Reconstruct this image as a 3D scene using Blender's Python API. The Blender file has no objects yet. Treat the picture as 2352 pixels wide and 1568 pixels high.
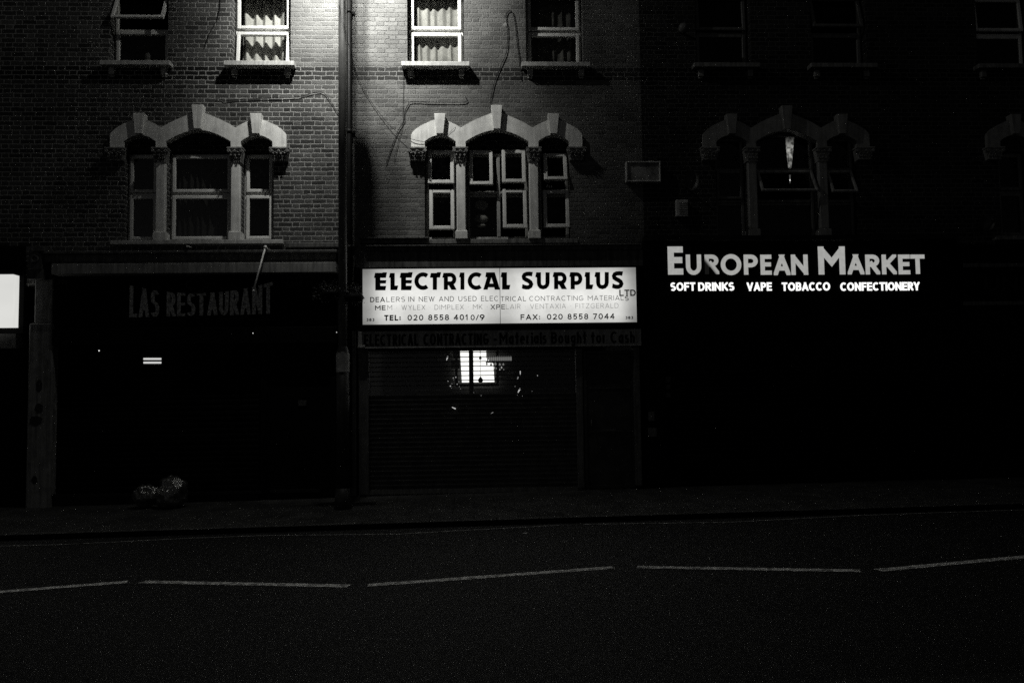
import bpy, math, random
from mathutils import Vector, Matrix
random.seed(7)
sc = bpy.context.scene
COL = sc.collection

# ------------------------------------------------------------------ camera model
# v-pixels: the photograph at 2352 px wide.  Used to survey points on real planes.
F = 2060.; D = 14.5; H = 1.55
pit, yaw, rol = [math.radians(a) for a in (3.7, 2.534, .747)]
cy, sy, cp, sp, cr, sr = math.cos(yaw), math.sin(yaw), math.cos(pit), math.sin(pit), math.cos(rol), math.sin(rol)
FW = Vector((sy*cp, cy*cp, sp)); _r = Vector((cy, -sy, 0)); _u = _r.cross(FW)
RT = _r*cr - _u*sr; UP = _r*sr + _u*cr
def ray(px, py): return FW + RT*((px-1176)/F) + UP*((784-py)/F)
def P(px, py, Y=0.):
    d = ray(px, py); t = (D+Y)/d.y
    return d.x*t, H + d.z*t
def PX(px, py, Y=0.): return P(px, py, Y)[0]
def PZ(px, py, Y=0.): return P(px, py, Y)[1]
SL = .012
def G(px, py, z0):
    d = ray(px, py); t = (z0 - SL*.64 - H)/(d.z - SL*d.x)
    return t*d.x, -D + t*d.y
def zwall(x): return .085 + SL*(x-.64)
def zkerb(x): return -.05 + SL*(x-.64)
def zroad(x): return -.12 + SL*(x-.64)
KY = -2.38
def zpav(x, y): return zwall(x) + (zkerb(x)-zwall(x))*min(1, max(0, -y/(-KY)))

cam = bpy.data.cameras.new('camera'); co = bpy.data.objects.new('camera', cam); COL.objects.link(co)
cam.sensor_width = 36; cam.lens = F/2352*36; cam.clip_end = 500
co.matrix_world = Matrix(((RT.x, UP.x, -FW.x, 0), (RT.y, UP.y, -FW.y, -D), (RT.z, UP.z, -FW.z, H), (0, 0, 0, 1)))
sc.camera = co

# ------------------------------------------------------------------ materials
class N:
    def __init__(s, name):
        s.m = bpy.data.materials.new(name); s.m.use_nodes = True; s.t = s.m.node_tree
        s.t.nodes.clear(); s.out = s.t.nodes.new('ShaderNodeOutputMaterial')
    def n(s, typ, **k):
        nd = s.t.nodes.new(typ)
        for a, v in k.items(): setattr(nd, a, v)
        return nd
    def l(s, a, b): s.t.links.new(a, b)
    def math(s, op, a, b=None, c=None):
        nd = s.n('ShaderNodeMath', operation=op)
        for i, v in enumerate((a, b, c)):
            if v is None: continue
            if isinstance(v, (int, float)): nd.inputs[i].default_value = v
            else: s.l(v, nd.inputs[i])
        return nd.outputs[0]
    def mr(s, v, a, b, c=0., d=1., smooth=True):
        nd = s.n('ShaderNodeMapRange'); nd.interpolation_type = 'SMOOTHSTEP' if smooth else 'LINEAR'
        s.l(v, nd.inputs[0])
        for i, q in zip((1, 2, 3, 4), (a, b, c, d)): nd.inputs[i].default_value = q
        return nd.outputs[0]
    def noise(s, scale, detail=4, vec=None, rough=.55):
        nd = s.n('ShaderNodeTexNoise'); nd.inputs['Scale'].default_value = scale
        nd.inputs['Detail'].default_value = detail; nd.inputs['Roughness'].default_value = rough
        if vec is not None: s.l(vec, nd.inputs['Vector'])
        return nd.outputs['Fac']
    def mix(s, f, a, b):   # float mix
        nd = s.n('ShaderNodeMix', data_type='FLOAT')
        for i, v in zip((0, 2, 3), (f, a, b)):
            if isinstance(v, (int, float)): nd.inputs[i].default_value = v
            else: s.l(v, nd.inputs[i])
        return nd.outputs[0]
    def grey(s, v):
        nd = s.n('ShaderNodeCombineColor')
        for i, k in enumerate((1., 1., .96)):
            s.l(s.math('MULTIPLY', v, k), nd.inputs[i])
        return nd.outputs[0]
    def pos(s):
        g = s.n('ShaderNodeNewGeometry'); x = s.n('ShaderNodeSeparateXYZ'); s.l(g.outputs['Position'], x.inputs[0])
        return g.outputs['Position'], x.outputs
    def bump(s, h, strength=.5, dist=.01):
        b = s.n('ShaderNodeBump'); b.inputs['Strength'].default_value = strength; b.inputs['Distance'].default_value = dist
        s.l(h, b.inputs['Height']); return b.outputs[0]
    def princ(s, val, rough=.7, spec=.3, metal=0., nrm=None):
        p = s.n('ShaderNodeBsdfPrincipled')
        if isinstance(val, (int, float)): p.inputs['Base Color'].default_value = (val, val, val*.96, 1)
        else: s.l(s.grey(val), p.inputs['Base Color'])
        if isinstance(rough, (int, float)): p.inputs['Roughness'].default_value = rough
        else: s.l(rough, p.inputs['Roughness'])
        p.inputs['Specular IOR Level'].default_value = spec; p.inputs['Metallic'].default_value = metal
        if nrm is not None: s.l(nrm, p.inputs['Normal'])
        s.l(p.outputs[0], s.out.inputs[0]); return p

def mat(name, v, rough=.7, spec=.3, ns=6., na=.25, bs=60., bd=.003, bst=.5, metal=0.):
    k = N(name); pv, _ = k.pos()
    a = k.noise(ns, 6, pv); b = k.noise(bs, 4, pv)
    val = k.math('MULTIPLY', k.mr(a, .3, .7, 1-na, 1+na), k.mr(b, .25, .75, 1-na*.5, 1+na*.5))
    val = k.math('MULTIPLY', val, v)
    h = k.math('ADD', b, k.math('MULTIPLY', a, .5))
    k.princ(val, rough, spec, metal, k.bump(h, bst, bd)); return k.m

def paint(name, v, streak=.3, rough=.45):
    "old exterior paint: rain streaks, dirt towards edges of noise"
    k = N(name); pv, x = k.pos()
    mp = k.n('ShaderNodeMapping'); mp.inputs['Scale'].default_value = (22, 22, 1.4); k.l(pv, mp.inputs[0])
    st = k.noise(1., 5, mp.outputs[0]); d = k.noise(9, 6, pv); g = k.noise(140, 3, pv)
    val = k.math('MULTIPLY', k.mr(st, .35, .7, 1., 1-streak), k.mr(d, .3, .65, 1-streak*.6, 1.05))
    val = k.math('MULTIPLY', val, k.mr(g, .3, .7, .93, 1.05)); val = k.math('MULTIPLY', val, v)
    k.princ(val, rough, .35, 0, k.bump(k.math('ADD', g, d), .35, .002)); return k.m

def brick(name, floor=0., light=1., lampmul=1., mort=.27):
    k = N(name); pv, x = k.pos()
    nd = k.n('ShaderNodeTexNoise'); nd.inputs['Scale'].default_value = 9.; nd.inputs['Detail'].default_value = 5; k.l(pv, nd.inputs['Vector'])
    sx = k.n('ShaderNodeSeparateColor'); k.l(nd.outputs['Color'], sx.inputs[0])
    nf = k.n('ShaderNodeTexNoise'); nf.inputs['Scale'].default_value = 55.; nf.inputs['Detail'].default_value = 4; k.l(pv, nf.inputs['Vector'])
    sf = k.n('ShaderNodeSeparateColor'); k.l(nf.outputs['Color'], sf.inputs[0])
    def wob(c, amp, f, famp): return k.math('ADD', k.math('MULTIPLY', k.math('SUBTRACT', c, .5), amp), k.math('MULTIPLY', k.math('SUBTRACT', f, .5), famp))
    X = k.math('ADD', k.math('ADD', x[0], x[1]), wob(sx.outputs[0], .02, sf.outputs[0], .012))
    Z = k.math('ADD', x[2], wob(sx.outputs[1], .026, sf.outputs[1], .016))
    h, L, S = .0756, .343, .2275
    zr = k.math('DIVIDE', Z, h); row = k.math('FLOOR', zr); fz = k.math('MULTIPLY', k.math('SUBTRACT', zr, row), h)
    par = k.math('MULTIPLY', k.math('MODULO', k.math('ADD', row, 200), 2), L/2)
    jit = k.n('ShaderNodeTexWhiteNoise', noise_dimensions='1D'); k.l(row, jit.inputs['W'])
    par = k.math('ADD', par, k.math('MULTIPLY', jit.outputs[0], .035))
    u = k.math('DIVIDE', k.math('ADD', X, par), L); ui = k.math('FLOOR', u); t = k.math('MULTIPLY', k.math('SUBTRACT', u, ui), L)
    second = k.math('GREATER_THAN', t, S)
    d1 = k.math('MINIMUM', t, k.math('ABSOLUTE', k.math('SUBTRACT', t, S))); d1 = k.math('MINIMUM', d1, k.math('SUBTRACT', L, t))
    d2 = k.math('MINIMUM', fz, k.math('SUBTRACT', h, fz))
    d = k.math('MINIMUM', d1, d2)
    d = k.math('ADD', d, k.math('MULTIPLY', k.math('SUBTRACT', sf.outputs[2], .5), .007))
    mask = k.mr(d, .0055, .0115)
    cid = k.n('ShaderNodeCombineXYZ'); k.l(k.math('ADD', k.math('MULTIPLY', ui, 2), second), cid.inputs[0]); k.l(row, cid.inputs[1])
    wn = k.n('ShaderNodeTexWhiteNoise', noise_dimensions='2D'); k.l(cid.outputs[0], wn.inputs['Vector'])
    rnd = wn.outputs[0]
    grain = k.noise(120, 4, pv); big = k.noise(1.1, 4, pv)
    # upper storey is a paler brick than the lower; a soldiered dark string of three courses between
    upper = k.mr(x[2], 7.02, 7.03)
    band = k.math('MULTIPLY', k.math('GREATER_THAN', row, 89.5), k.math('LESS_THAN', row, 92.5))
    pale = k.math('ADD', k.math('POWER', k.math('SUBTRACT', x[0], -1.75), 2), k.math('MULTIPLY', k.math('POWER', k.math('SUBTRACT', x[2], 8.2), 2), .55))  # lamp overexposure painted in: bricks pale towards mortar tone near the column
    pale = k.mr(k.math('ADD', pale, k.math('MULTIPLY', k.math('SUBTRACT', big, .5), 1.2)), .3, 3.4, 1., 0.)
    pale = k.math('MAXIMUM', k.math('MULTIPLY', pale, lampmul), k.math('ADD', k.math('MULTIPLY', big, .5), floor-.25) if floor else 0.)
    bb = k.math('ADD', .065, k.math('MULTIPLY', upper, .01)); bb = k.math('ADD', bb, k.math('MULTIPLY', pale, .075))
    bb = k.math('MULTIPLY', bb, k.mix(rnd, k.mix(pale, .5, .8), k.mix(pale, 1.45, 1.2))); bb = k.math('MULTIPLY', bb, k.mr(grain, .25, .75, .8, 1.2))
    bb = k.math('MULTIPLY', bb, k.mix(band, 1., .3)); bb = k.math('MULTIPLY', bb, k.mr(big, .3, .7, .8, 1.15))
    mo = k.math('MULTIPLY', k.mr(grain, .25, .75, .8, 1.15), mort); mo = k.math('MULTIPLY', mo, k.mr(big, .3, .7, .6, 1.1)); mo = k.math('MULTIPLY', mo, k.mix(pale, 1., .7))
    val = k.math('MULTIPLY', k.mix(mask, mo, bb), light)
    rag = k.noise(38, 5, pv)
    hh = k.math('ADD', k.math('MULTIPLY', mask, k.mix(rnd, .75, 1.1)), k.math('MULTIPLY', rag, .55))
    hh = k.math('ADD', hh, k.math('MULTIPLY', grain, .12))
    k.princ(val, .9, .12, 0, k.bump(hh, 1., .022)); return k.m

def emis(name, v, strength=1., fn=None):
    k = N(name); e = k.n('ShaderNodeEmission'); e.inputs[1].default_value = strength
    if fn: k.l(k.grey(fn(k)), e.inputs[0])
    else: e.inputs[0].default_value = (v, v, v*.98, 1)
    k.l(e.outputs[0], k.out.inputs[0]); return k.m

def glass(name, refl=.06, dirt=.012):
    k = N(name); tr = k.n('ShaderNodeBsdfTransparent'); tr.inputs[0].default_value = (.82, .82, .8, 1)
    gl = k.n('ShaderNodeBsdfGlossy'); gl.inputs['Roughness'].default_value = .04
    gl.inputs[0].default_value = (.8, .8, .8, 1)
    df = k.n('ShaderNodeBsdfDiffuse'); df.inputs[0].default_value = (.3, .3, .29, 1)
    pv, _ = k.pos(); ns = k.noise(14, 5, pv)
    m0 = k.n('ShaderNodeMixShader'); k.l(k.mr(ns, .4, .9, 0, dirt), m0.inputs[0]); k.l(tr.outputs[0], m0.inputs[1]); k.l(df.outputs[0], m0.inputs[2])
    lw = k.n('ShaderNodeLayerWeight'); lw.inputs[0].default_value = .5; m = k.n('ShaderNodeMixShader')
    k.l(k.math('ADD', .04, k.math('MULTIPLY', k.math('POWER', lw.outputs['Facing'], 5.), .6)), m.inputs[0])
    k.l(m0.outputs[0], m.inputs[1]); k.l(gl.outputs[0], m.inputs[2]); k.l(m.outputs[0], k.out.inputs[0]); return k.m

M = {}
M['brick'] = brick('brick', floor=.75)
M['brick_dark'] = brick('brick_dark', light=.33, lampmul=0.)
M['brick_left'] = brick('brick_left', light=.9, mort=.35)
M['stone'] = paint('painted_stone', .84, .22)
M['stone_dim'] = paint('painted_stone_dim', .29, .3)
M['stone_cap'] = mat('carved_stone', .2, .55, .4, 12, .5, 90, .004)
M['upvc'] = paint('white_frame', .7, .12, .3)
M['upvc_old'] = paint('old_frame', .42, .45, .5)
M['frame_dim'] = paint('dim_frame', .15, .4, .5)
M['sill'] = paint('sill_paint', .6, .3)
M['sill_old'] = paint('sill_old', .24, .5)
M['cornice'] = paint('cornice_paint', .12, .55, .7)
M['cornice_lo'] = paint('cornice_board_paint', .34, .4, .7)
M['render'] = paint('render', .12, .6, .8)
M['dark'] = mat('dark_paint', .012, .6, .15)
M['black'] = mat('black_paint', .003, .7, .06)
M['interior'] = mat('interior_dark', .015, .9, .0)
M['shop_interior'] = mat('shop_interior', .09, .9, .1)
M['room'] = mat('room_wall', .05, .9, .0)
M['pipe'] = mat('pipe_black', .01, .5, .2)
M['column'] = paint('column_paint', .22, .35, .5)
M['wrap'] = mat('pole_wrap', .55, .6, .3)
M['graffiti'] = mat('sprayed_patch', .02, .6)
M['pilaster'] = paint('pilaster_paint', .3, .5, .7)
M['shutter'] = mat('shutter_metal', .06, .45, .4, 5, .35, 60, .002)
M['shutter_dark'] = mat('shutter_black', .003, .7, .06)
M['fascia_grey'] = paint('fascia_grey', .12, .4, .6)
M['fascia_text'] = mat('fascia_text', .012, .6, .1)
M['text_black'] = mat('text_black', .004, .8, 0.)
M['text_grey'] = mat('text_grey', .03, .8, 0.)
M['las_text'] = mat('las_text', .6, .8, .05, 30, .5)
M['las_dim'] = mat('las_dim', .05, .7, .1, 30, .5)
M['glass'] = glass('window_glass')
M['shop_glass'] = glass('shop_glass', dirt=.012)
M['curtain'] = mat('curtain', .42, .9, .05, 8, .12, 60, .002)
M['curtain_grey'] = mat('curtain_grey', .25, .9, .05, 5, .22, 60, .002)
M['curtain_dim'] = mat('curtain_dim', .07, .9, .05, 7, .5, 60, .002)
M['cable'] = mat('cable_rubber', .004, .6, .2)
M['box'] = mat('box_plastic', .5, .5, .3, 10, .25)
M['dish'] = mat('dish_grey', .10, .5, .3)
M['bag'] = None
M['leaf'] = mat('leaf', .03, .5, .35, 20, .5)
M['rod'] = mat('rod_metal', .95, .3, .5)
M['plant'] = mat('plant_pot', .12, .6, .3)

# ------------------------------------------------------------------ mesh helpers
class MB:
    def __init__(s): s.v = []; s.f = []; s.sm = []
    def face(s, pts, sm=False):
        i = len(s.v); s.v += [tuple(p) for p in pts]; s.f.append(tuple(range(i, i+len(pts)))); s.sm.append(sm)
    def box(s, x0, x1, y0, y1, z0, z1, fn=None):
        i = len(s.v)
        c = [(x, y, z) for x in (x0, x1) for y in (y0, y1) for z in (z0, z1)]
        if fn: c = [fn(p) for p in c]
        s.v += c
        for q in ((0, 1, 3, 2), (4, 6, 7, 5), (0, 4, 5, 1), (2, 3, 7, 6), (0, 2, 6, 4), (1, 5, 7, 3)):
            s.f.append(tuple(i+a for a in q)); s.sm.append(False)
        return s
    def prism(s, poly, y0, y1):
        "poly (x,z) list; extruded from y0 (front) to y1 (back)"
        n = len(poly); i = len(s.v)
        s.v += [(x, y0, z) for x, z in poly] + [(x, y1, z) for x, z in poly]
        s.f.append(tuple(range(i, i+n))); s.f.append(tuple(range(i+2*n-1, i+n-1, -1))); s.sm += [False]*2
        for a in range(n):
            b = (a+1) % n; s.f.append((i+a, i+n+a, i+n+b, i+b)); s.sm.append(False)
        return s
    def cyl(s, p, q, r0, r1=None, n=12, caps=True):
        r1 = r0 if r1 is None else r1
        p = Vector(p); q = Vector(q); d = (q-p).normalized(); a = d.orthogonal().normalized(); b = d.cross(a)
        i = len(s.v)
        for c, r in ((p, r0), (q, r1)):
            for k in range(n):
                t = 2*math.pi*k/n; s.v.append(tuple(c + a*r*math.cos(t) + b*r*math.sin(t)))
        for k in range(n):
            m = (k+1) % n; s.f.append((i+k, i+m, i+n+m, i+n+k)); s.sm.append(True)
        if caps:
            s.f.append(tuple(range(i+n-1, i-1, -1))); s.f.append(tuple(range(i+n, i+2*n))); s.sm += [False]*2
        return s
    def ball(s, c, r, sq=(1, 1, 1), n=10, m=7):
        i = len(s.v)
        for a in range(m+1):
            th = math.pi*a/m
            for b in range(n):
                ph = 2*math.pi*b/n
                s.v.append((c[0]+r*sq[0]*math.sin(th)*math.cos(ph), c[1]+r*sq[1]*math.sin(th)*math.sin(ph), c[2]+r*sq[2]*math.cos(th)))
        for a in range(m):
            for b in range(n):
                s.f.append((i+a*n+b, i+(a+1)*n+b, i+(a+1)*n+(b+1) % n, i+a*n+(b+1) % n)); s.sm.append(True)
        return s
    def ring(s, c, R, r, ax='y', a0=0., a1=2*math.pi, n=12, m=6, sx=1., sz=1.):
        i = len(s.v); full = abs(a1-a0-2*math.pi) < 1e-6
        k = n if full else n+1
        for a in range(k):
            t = a0+(a1-a0)*a/n
            for b in range(m):
                p = 2*math.pi*b/m; rr = R + r*math.cos(p)
                if ax == 'y': s.v.append((c[0]+sx*rr*math.cos(t), c[1]+r*math.sin(p), c[2]+sz*rr*math.sin(t)))
                else: s.v.append((c[0]+r*math.sin(p), c[1]+sx*rr*math.cos(t), c[2]+sz*rr*math.sin(t)))
        for a in range(n):
            for b in range(m):
                A = a*m; B = ((a+1) % k)*m
                s.f.append((i+A+b, i+A+(b+1) % m, i+B+(b+1) % m, i+B+b)); s.sm.append(True)
        return s
    def tube(s, pts, r, n=6):
        pts = [Vector(p) for p in pts]; i = len(s.v); K = len(pts)
        for j, p in enumerate(pts):
            d = (pts[min(j+1, K-1)] - pts[max(j-1, 0)]).normalized()
            a = d.cross(Vector((0, 1, 0.01))).normalized(); b = d.cross(a)
            for q in range(n):
                t = 2*math.pi*q/n; s.v.append(tuple(p + a*r*math.cos(t) + b*r*math.sin(t)))
        for j in range(K-1):
            for q in range(n):
                m = (q+1) % n; s.f.append((i+j*n+q, i+j*n+m, i+(j+1)*n+m, i+(j+1)*n+q)); s.sm.append(True)
        return s
    def obj(s, name, m, parent=None, bevel=0., seg=1):
        me = bpy.data.meshes.new(name); me.from_pydata(s.v, [], s.f)
        me.polygons.foreach_set('use_smooth', s.sm); me.update()
        import bmesh
        b = bmesh.new(); b.from_mesh(me); bmesh.ops.recalc_face_normals(b, faces=b.faces[:]) if not getattr(s, 'raw', False) else None
        b.to_mesh(me); b.free()
        me.materials.append(m)
        o = bpy.data.objects.new(name, me); COL.objects.link(o)
        if parent is not None:
            o.parent = parent
            o.matrix_parent_inverse = parent_inv(parent)
        if bevel:
            bm_ = o.modifiers.new('bevel', 'BEVEL'); bm_.width = bevel; bm_.segments = seg; bm_.limit_method = 'ANGLE'
        return o
def world_loc(o):
    v = Vector((0, 0, 0)); acc = Matrix.Identity(4)
    chain = []
    while o is not None: chain.append(o); o = o.parent
    for c in reversed(chain):
        acc = acc @ (c.matrix_parent_inverse if c.parent else Matrix.Identity(4)) @ Matrix.Translation(c.location)
    return acc
def parent_inv(p): return world_loc(p).inverted()
def tag(o, label=None, cat=None, group=None, kind=None):
    if label: o['label'] = label
    if cat: o['category'] = cat
    if group: o['group'] = group
    if kind: o['kind'] = kind
    return o
def thing(name, label, cat, loc=(0, 0, 0), group=None):
    o = bpy.data.objects.new(name, None); COL.objects.link(o); o.location = loc; o.empty_display_size = .2
    return tag(o, label, cat, group)

# ------------------------------------------------------------------ stroke lettering
def arc(cx, cz, rx, rz, a0, a1, n=14):
    return [(cx+rx*math.cos(math.radians(a0+(a1-a0)*i/n)), cz+rz*math.sin(math.radians(a0+(a1-a0)*i/n))) for i in range(n+1)]
V = lambda x: [(x, 0), (x, 1)]
GL = {
 'A': (.78, [[(0, 0), (.5, 1)], [(1, 0), (.5, 1)], [(.2, .28), (.8, .28)]]),
 'B': (.62, [V(0), [(0, 1), (.45, 1)]+arc(.55, .76, .4, .24, 90, -90)+[(0, .52)], [(0, .52), (.5, .52)]+arc(.58, .26, .42, .26, 90, -90)+[(0, 0)]]),
 'C': (.76, [arc(.56, .5, .56, .5, 48, 312, 22)]),
 'D': (.72, [V(0), [(0, 1), (.3, 1)]+arc(.45, .5, .55, .5, 90, -90, 18)+[(0, 0)]]),
 'E': (.56, [V(0), [(0, 1), (1, 1)], [(0, .52), (.92, .52)], [(0, 0), (1, 0)]]),
 'F': (.54, [V(0), [(0, 1), (1, 1)], [(0, .5), (.9, .5)]]),
 'G': (.82, [arc(.54, .5, .54, .5, 48, 350, 24), [(.55, .44), (1., .44)]]),
 'H': (.7, [V(0), V(1), [(0, .52), (1, .52)]]),
 'I': (.0, [V(0)]),
 'J': (.5, [[(1, 1), (1, .3)]+arc(.5, .3, .5, .3, 0, -170)]),
 'K': (.68, [V(0), [(0, .36), (.94, 1)], [(.3, .56), (1, 0)]]),
 'L': (.52, [V(0), [(0, 0), (1, 0)]]),
 'M': (.92, [V(0), V(1), [(0, 1), (.5, .42), (1, 1)]]),
 'N': (.76, [V(0), V(1), [(0, 1), (1, 0)]]),
 'O': (.9, [arc(.5, .5, .5, .5, 0, 360, 32)]),
 'P': (.6, [V(0), [(0, 1), (.4, 1)]+arc(.5, .73, .5, .27, 90, -90, 14)+[(0, .46)]]),
 'R': (.64, [V(0), [(0, 1), (.4, 1)]+arc(.48, .74, .48, .26, 90, -90, 14)+[(0, .48)], [(.45, .48), (1, 0)]]),
 'S': (.6, [arc(.5, .74, .48, .26, 35, 215, 14)+[(.5, .51)]+arc(.5, .26, .5, .26, 55, -145, 14)]),
 'T': (.64, [V(.5), [(0, 1), (1, 1)]]),
 'U': (.7, [[(0, 1), (0, .4)]+arc(.5, .4, .5, .4, 180, 360, 16)+[(1, 1)]]),
 'V': (.76, [[(0, 1), (.5, 0)], [(1, 1), (.5, 0)]]),
 'W': (1.1, [[(0, 1), (.27, 0)], [(.5, 1), (.27, 0)], [(.5, 1), (.73, 0)], [(1, 1), (.73, 0)]]),
 'X': (.7, [[(0, 1), (1, 0)], [(0, 0), (1, 1)]]),
 'Y': (.7, [[(0, 1), (.5, .45)], [(1, 1), (.5, .45)], [(.5, 0), (.5, .5)]]),
 'Z': (.64, [[(0, 1), (1, 1)], [(1, 1), (0, 0)], [(0, 0), (1, 0)]]),
 '0': (.62, [arc(.5, .5, .5, .5, 0, 360, 28)]),
 '1': (.2, [V(1), [(0, .8), (1, 1)]]),
 '2': (.56, [arc(.5, .7, .48, .3, 165, -40, 12)+[(0, 0)], [(0, 0), (1, 0)]]),
 '3': (.54, [arc(.45, .75, .45, .25, 150, -90, 12), arc(.45, .26, .5, .26, 90, -150, 12)]),
 '4': (.62, [V(.74), [(0, .28), (1, .28)], [(.0, .28), (.74, 1)]]),
 '5': (.56, [[(.15, 1), (.95, 1)], [(.2, 1), (.1, .55)], [(.1, .55)]+arc(.48, .32, .5, .32, 100, -150, 14)]),
 '7': (.56, [[(0, 1), (1, 1)], [(1, 1), (.3, 0)]]),
 '8': (.58, [arc(.5, .76, .42, .24, 0, 360, 20), arc(.5, .26, .5, .26, 0, 360, 20)]),
 '9': (.58, [arc(.5, .7, .5, .3, 0, 360, 22), [(.97, .62), (.45, 0)]]),
 '6': (.58, [arc(.5, .3, .5, .3, 0, 360, 22), [(.03, .38), (.55, 1)]]),
 '/': (.4, [[(0, 0), (1, 1)]]), '-': (.3, [[(0, .42), (1, .42)]]),
 ':': (.0, [[(0, .12), (0, .13)], [(0, .6), (0, .61)]]), '.': (.0, [[(0, .46), (0, .47)]]), '*': (.0, [[(0, .0), (0, .01)]]),
 'a': (.5, [arc(.5, .33, .5, .33, 0, 360, 18), [(1, 0), (1, .66)]]),
 't': (.34, [[(.5, 1), (.5, .0)], [(0, .68), (1, .68)]]),
 'e': (.5, [[(0, .36), (1, .36)]+arc(.5, .34, .5, .34, 10, 310, 18)]),
 'r': (.3, [[(0, 0), (0, .68)], arc(.7, .38, .7, .3, 180, 80, 8)]),
 'i': (.0, [[(0, 0), (0, .66)], [(0, .95), (0, .96)]]),
 'l': (.0, [V(0)]),
 's': (.4, [arc(.5, .5, .48, .17, 35, 215, 10)+arc(.5, .17, .5, .17, 55, -145, 10)]),
 'o': (.54, [arc(.5, .33, .5, .33, 0, 360, 20)]),
 'u': (.46, [[(0, .66), (0, .3)]+arc(.5, .3, .5, .3, 180, 360, 12), [(1, 0), (1, .66)]]),
 'g': (.5, [arc(.5, .36, .5, .3, 0, 360, 18), [(1, .66), (1, 0)]+arc(.5, 0, .5, .28, 0, -150, 10)]),
 'h': (.46, [V(0), arc(.5, .36, .5, .3, 180, 0, 12)+[(1, 0)]]),
 'f': (.34, [[(.45, 0), (.45, .8)]+arc(.8, .8, .35, .2, 180, 80, 6), [(0, .66), (.9, .66)]]),
}
def ribbon(pts, t, zlo, zhi, xlo=-1e9, xhi=1e9):
    "mitred ribbon of width t, clipped to zlo..zhi, list of convex polys"
    pts = [Vector(p) for p in pts]
    q = [pts[0]]
    for p in pts[1:]:
        if (p-q[-1]).length > 1e-5: q.append(p)
    pts = q
    closed = (pts[0]-pts[-1]).length < 1e-4 and len(pts) > 3
    if closed: pts = pts[:-1]
    n = len(pts)
    if n < 2: return []
    if not closed:
        for i, j in ((0, 1), (-1, -2)):
            d = (pts[i]-pts[j]).normalized()
            ax = min(abs(d.x), abs(d.y)) < .08
            curve = n > 4 and (pts[1]-pts[0]).length < t*1.2 and not ax if i == 0 else n > 4 and (pts[-1]-pts[-2]).length < t*1.2 and not ax
            ext = t/2 if ax else (0 if curve else t*.9)
            pts[i] = pts[i] + d*ext
    L = []; Rr = []
    for i in range(n):
        a = pts[(i-1) % n] if (closed or i > 0) else None
        b = pts[(i+1) % n] if (closed or i < n-1) else None
        d0 = (pts[i]-a).normalized() if a is not None else None
        d1 = (b-pts[i]).normalized() if b is not None else None
        if d0 is None: d0 = d1
        if d1 is None: d1 = d0
        m = d0+d1
        m = m.normalized() if m.length > 1e-6 else d0
        nn = Vector((-m.y, m.x)); k = max(.35, nn.dot(Vector((-d0.y, d0.x))))
        o = nn*(t/2/k); L.append(pts[i]+o); Rr.append(pts[i]-o)
    out = []
    for i in range(n if closed else n-1):
        j = (i+1) % n; poly = [L[i], L[j], Rr[j], Rr[i]]
        for lim, sgn, c_ in ((zlo, 1, 1), (zhi, -1, 1), (xlo, 1, 0), (xhi, -1, 0)):
            res = []
            for a in range(len(poly)):
                p, r = poly[a], poly[(a+1) % len(poly)]
                ip, ir = (p[c_]-lim)*sgn >= 0, (r[c_]-lim)*sgn >= 0
                if ip: res.append(p)
                if ip != ir: res.append(p+(r-p)*((lim-p[c_])/(r[c_]-p[c_])))
            poly = res
            if not poly: break
        if len(poly) >= 3: out.append(poly)
    return out
def text(s, x0, x1, z0, z1, Y, t, m, parent, name='lettering', depth=0., gap=.2, wide=1., warp=None, split=False, space=.42, lowclip=False, mats=None):
    hgt = z1-z0; tt = t*hgt
    widths = []
    for ch in s: widths.append(space*hgt if ch == ' ' else GL[ch][0]*hgt*wide + tt)
    gp = gap*hgt; total = sum(widths) + gp*(len(s)-1); k = (x1-x0)/total
    mb = MB(); mb.raw = True; x = x0; objs = []
    for ci, (ch, w) in enumerate(zip(s, widths)):
        if ch != ' ':
            if split: mb = MB(); mb.raw = True
            W = max(w*k, tt)
            for si, st in enumerate(GL[ch][1]):
                pts = [(x+tt/2+px*max(W-tt, 0), z0+tt/2+pz*(hgt-tt)) for px, pz in st]
                yy = Y-.0006*(si+1)
                for poly in ribbon(pts, tt, z0-(.35*hgt if lowclip else 0), z1, x-tt*.02, x+W+tt*.02):
                    P2 = [(p.x, p.y) for p in poly]
                    if warp: P2 = [warp(*p) for p in P2]
                    if depth: mb.prism(P2, yy-depth, yy)
                    else: mb.face([(a, yy, b) for a, b in P2])
            if split:
                o = mb.obj(name, mats.get(ci, m) if mats else m, parent); objs.append(o)
        elif not split:
            if mb.v: objs.append(mb.obj(name, m, parent))
            mb = MB(); mb.raw = True
        x += (w+gp)*k
    if not split:
        if mb.v: objs.append(mb.obj(name, m, parent))
        return objs
    return objs

# ------------------------------------------------------------------ ground
def sheet(name, xs, ys, zf, m, kind='structure'):
    mb = MB()
    for i in range(len(xs)-1):
        for j in range(len(ys)-1):
            mb.face([(a, b, zf(a, b)) for a, b in ((xs[i], ys[j]), (xs[i+1], ys[j]), (xs[i+1], ys[j+1]), (xs[i], ys[j+1]))])
    o = mb.obj(name, m); o['kind'] = kind; return o
def asphalt():
    k = N('asphalt'); pv, x = k.pos()
    a = k.noise(1.3, 5, pv); g = k.noise(260, 3, pv); f = k.noise(70, 4, pv)
    vor = k.n('ShaderNodeTexVoronoi'); vor.inputs['Scale'].default_value = 110; k.l(pv, vor.inputs['Vector'])
    val = k.math('MULTIPLY', k.mr(a, .3, .7, .7, 1.25), k.mr(g, .3, .7, .75, 1.3)); val = k.math('MULTIPLY', val, .0115)
    h = k.math('ADD', k.math('MULTIPLY', vor.outputs['Distance'], .8), f)
    k.princ(val, .75, .35, 0, k.bump(h, .8, .006)); return k.m
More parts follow.
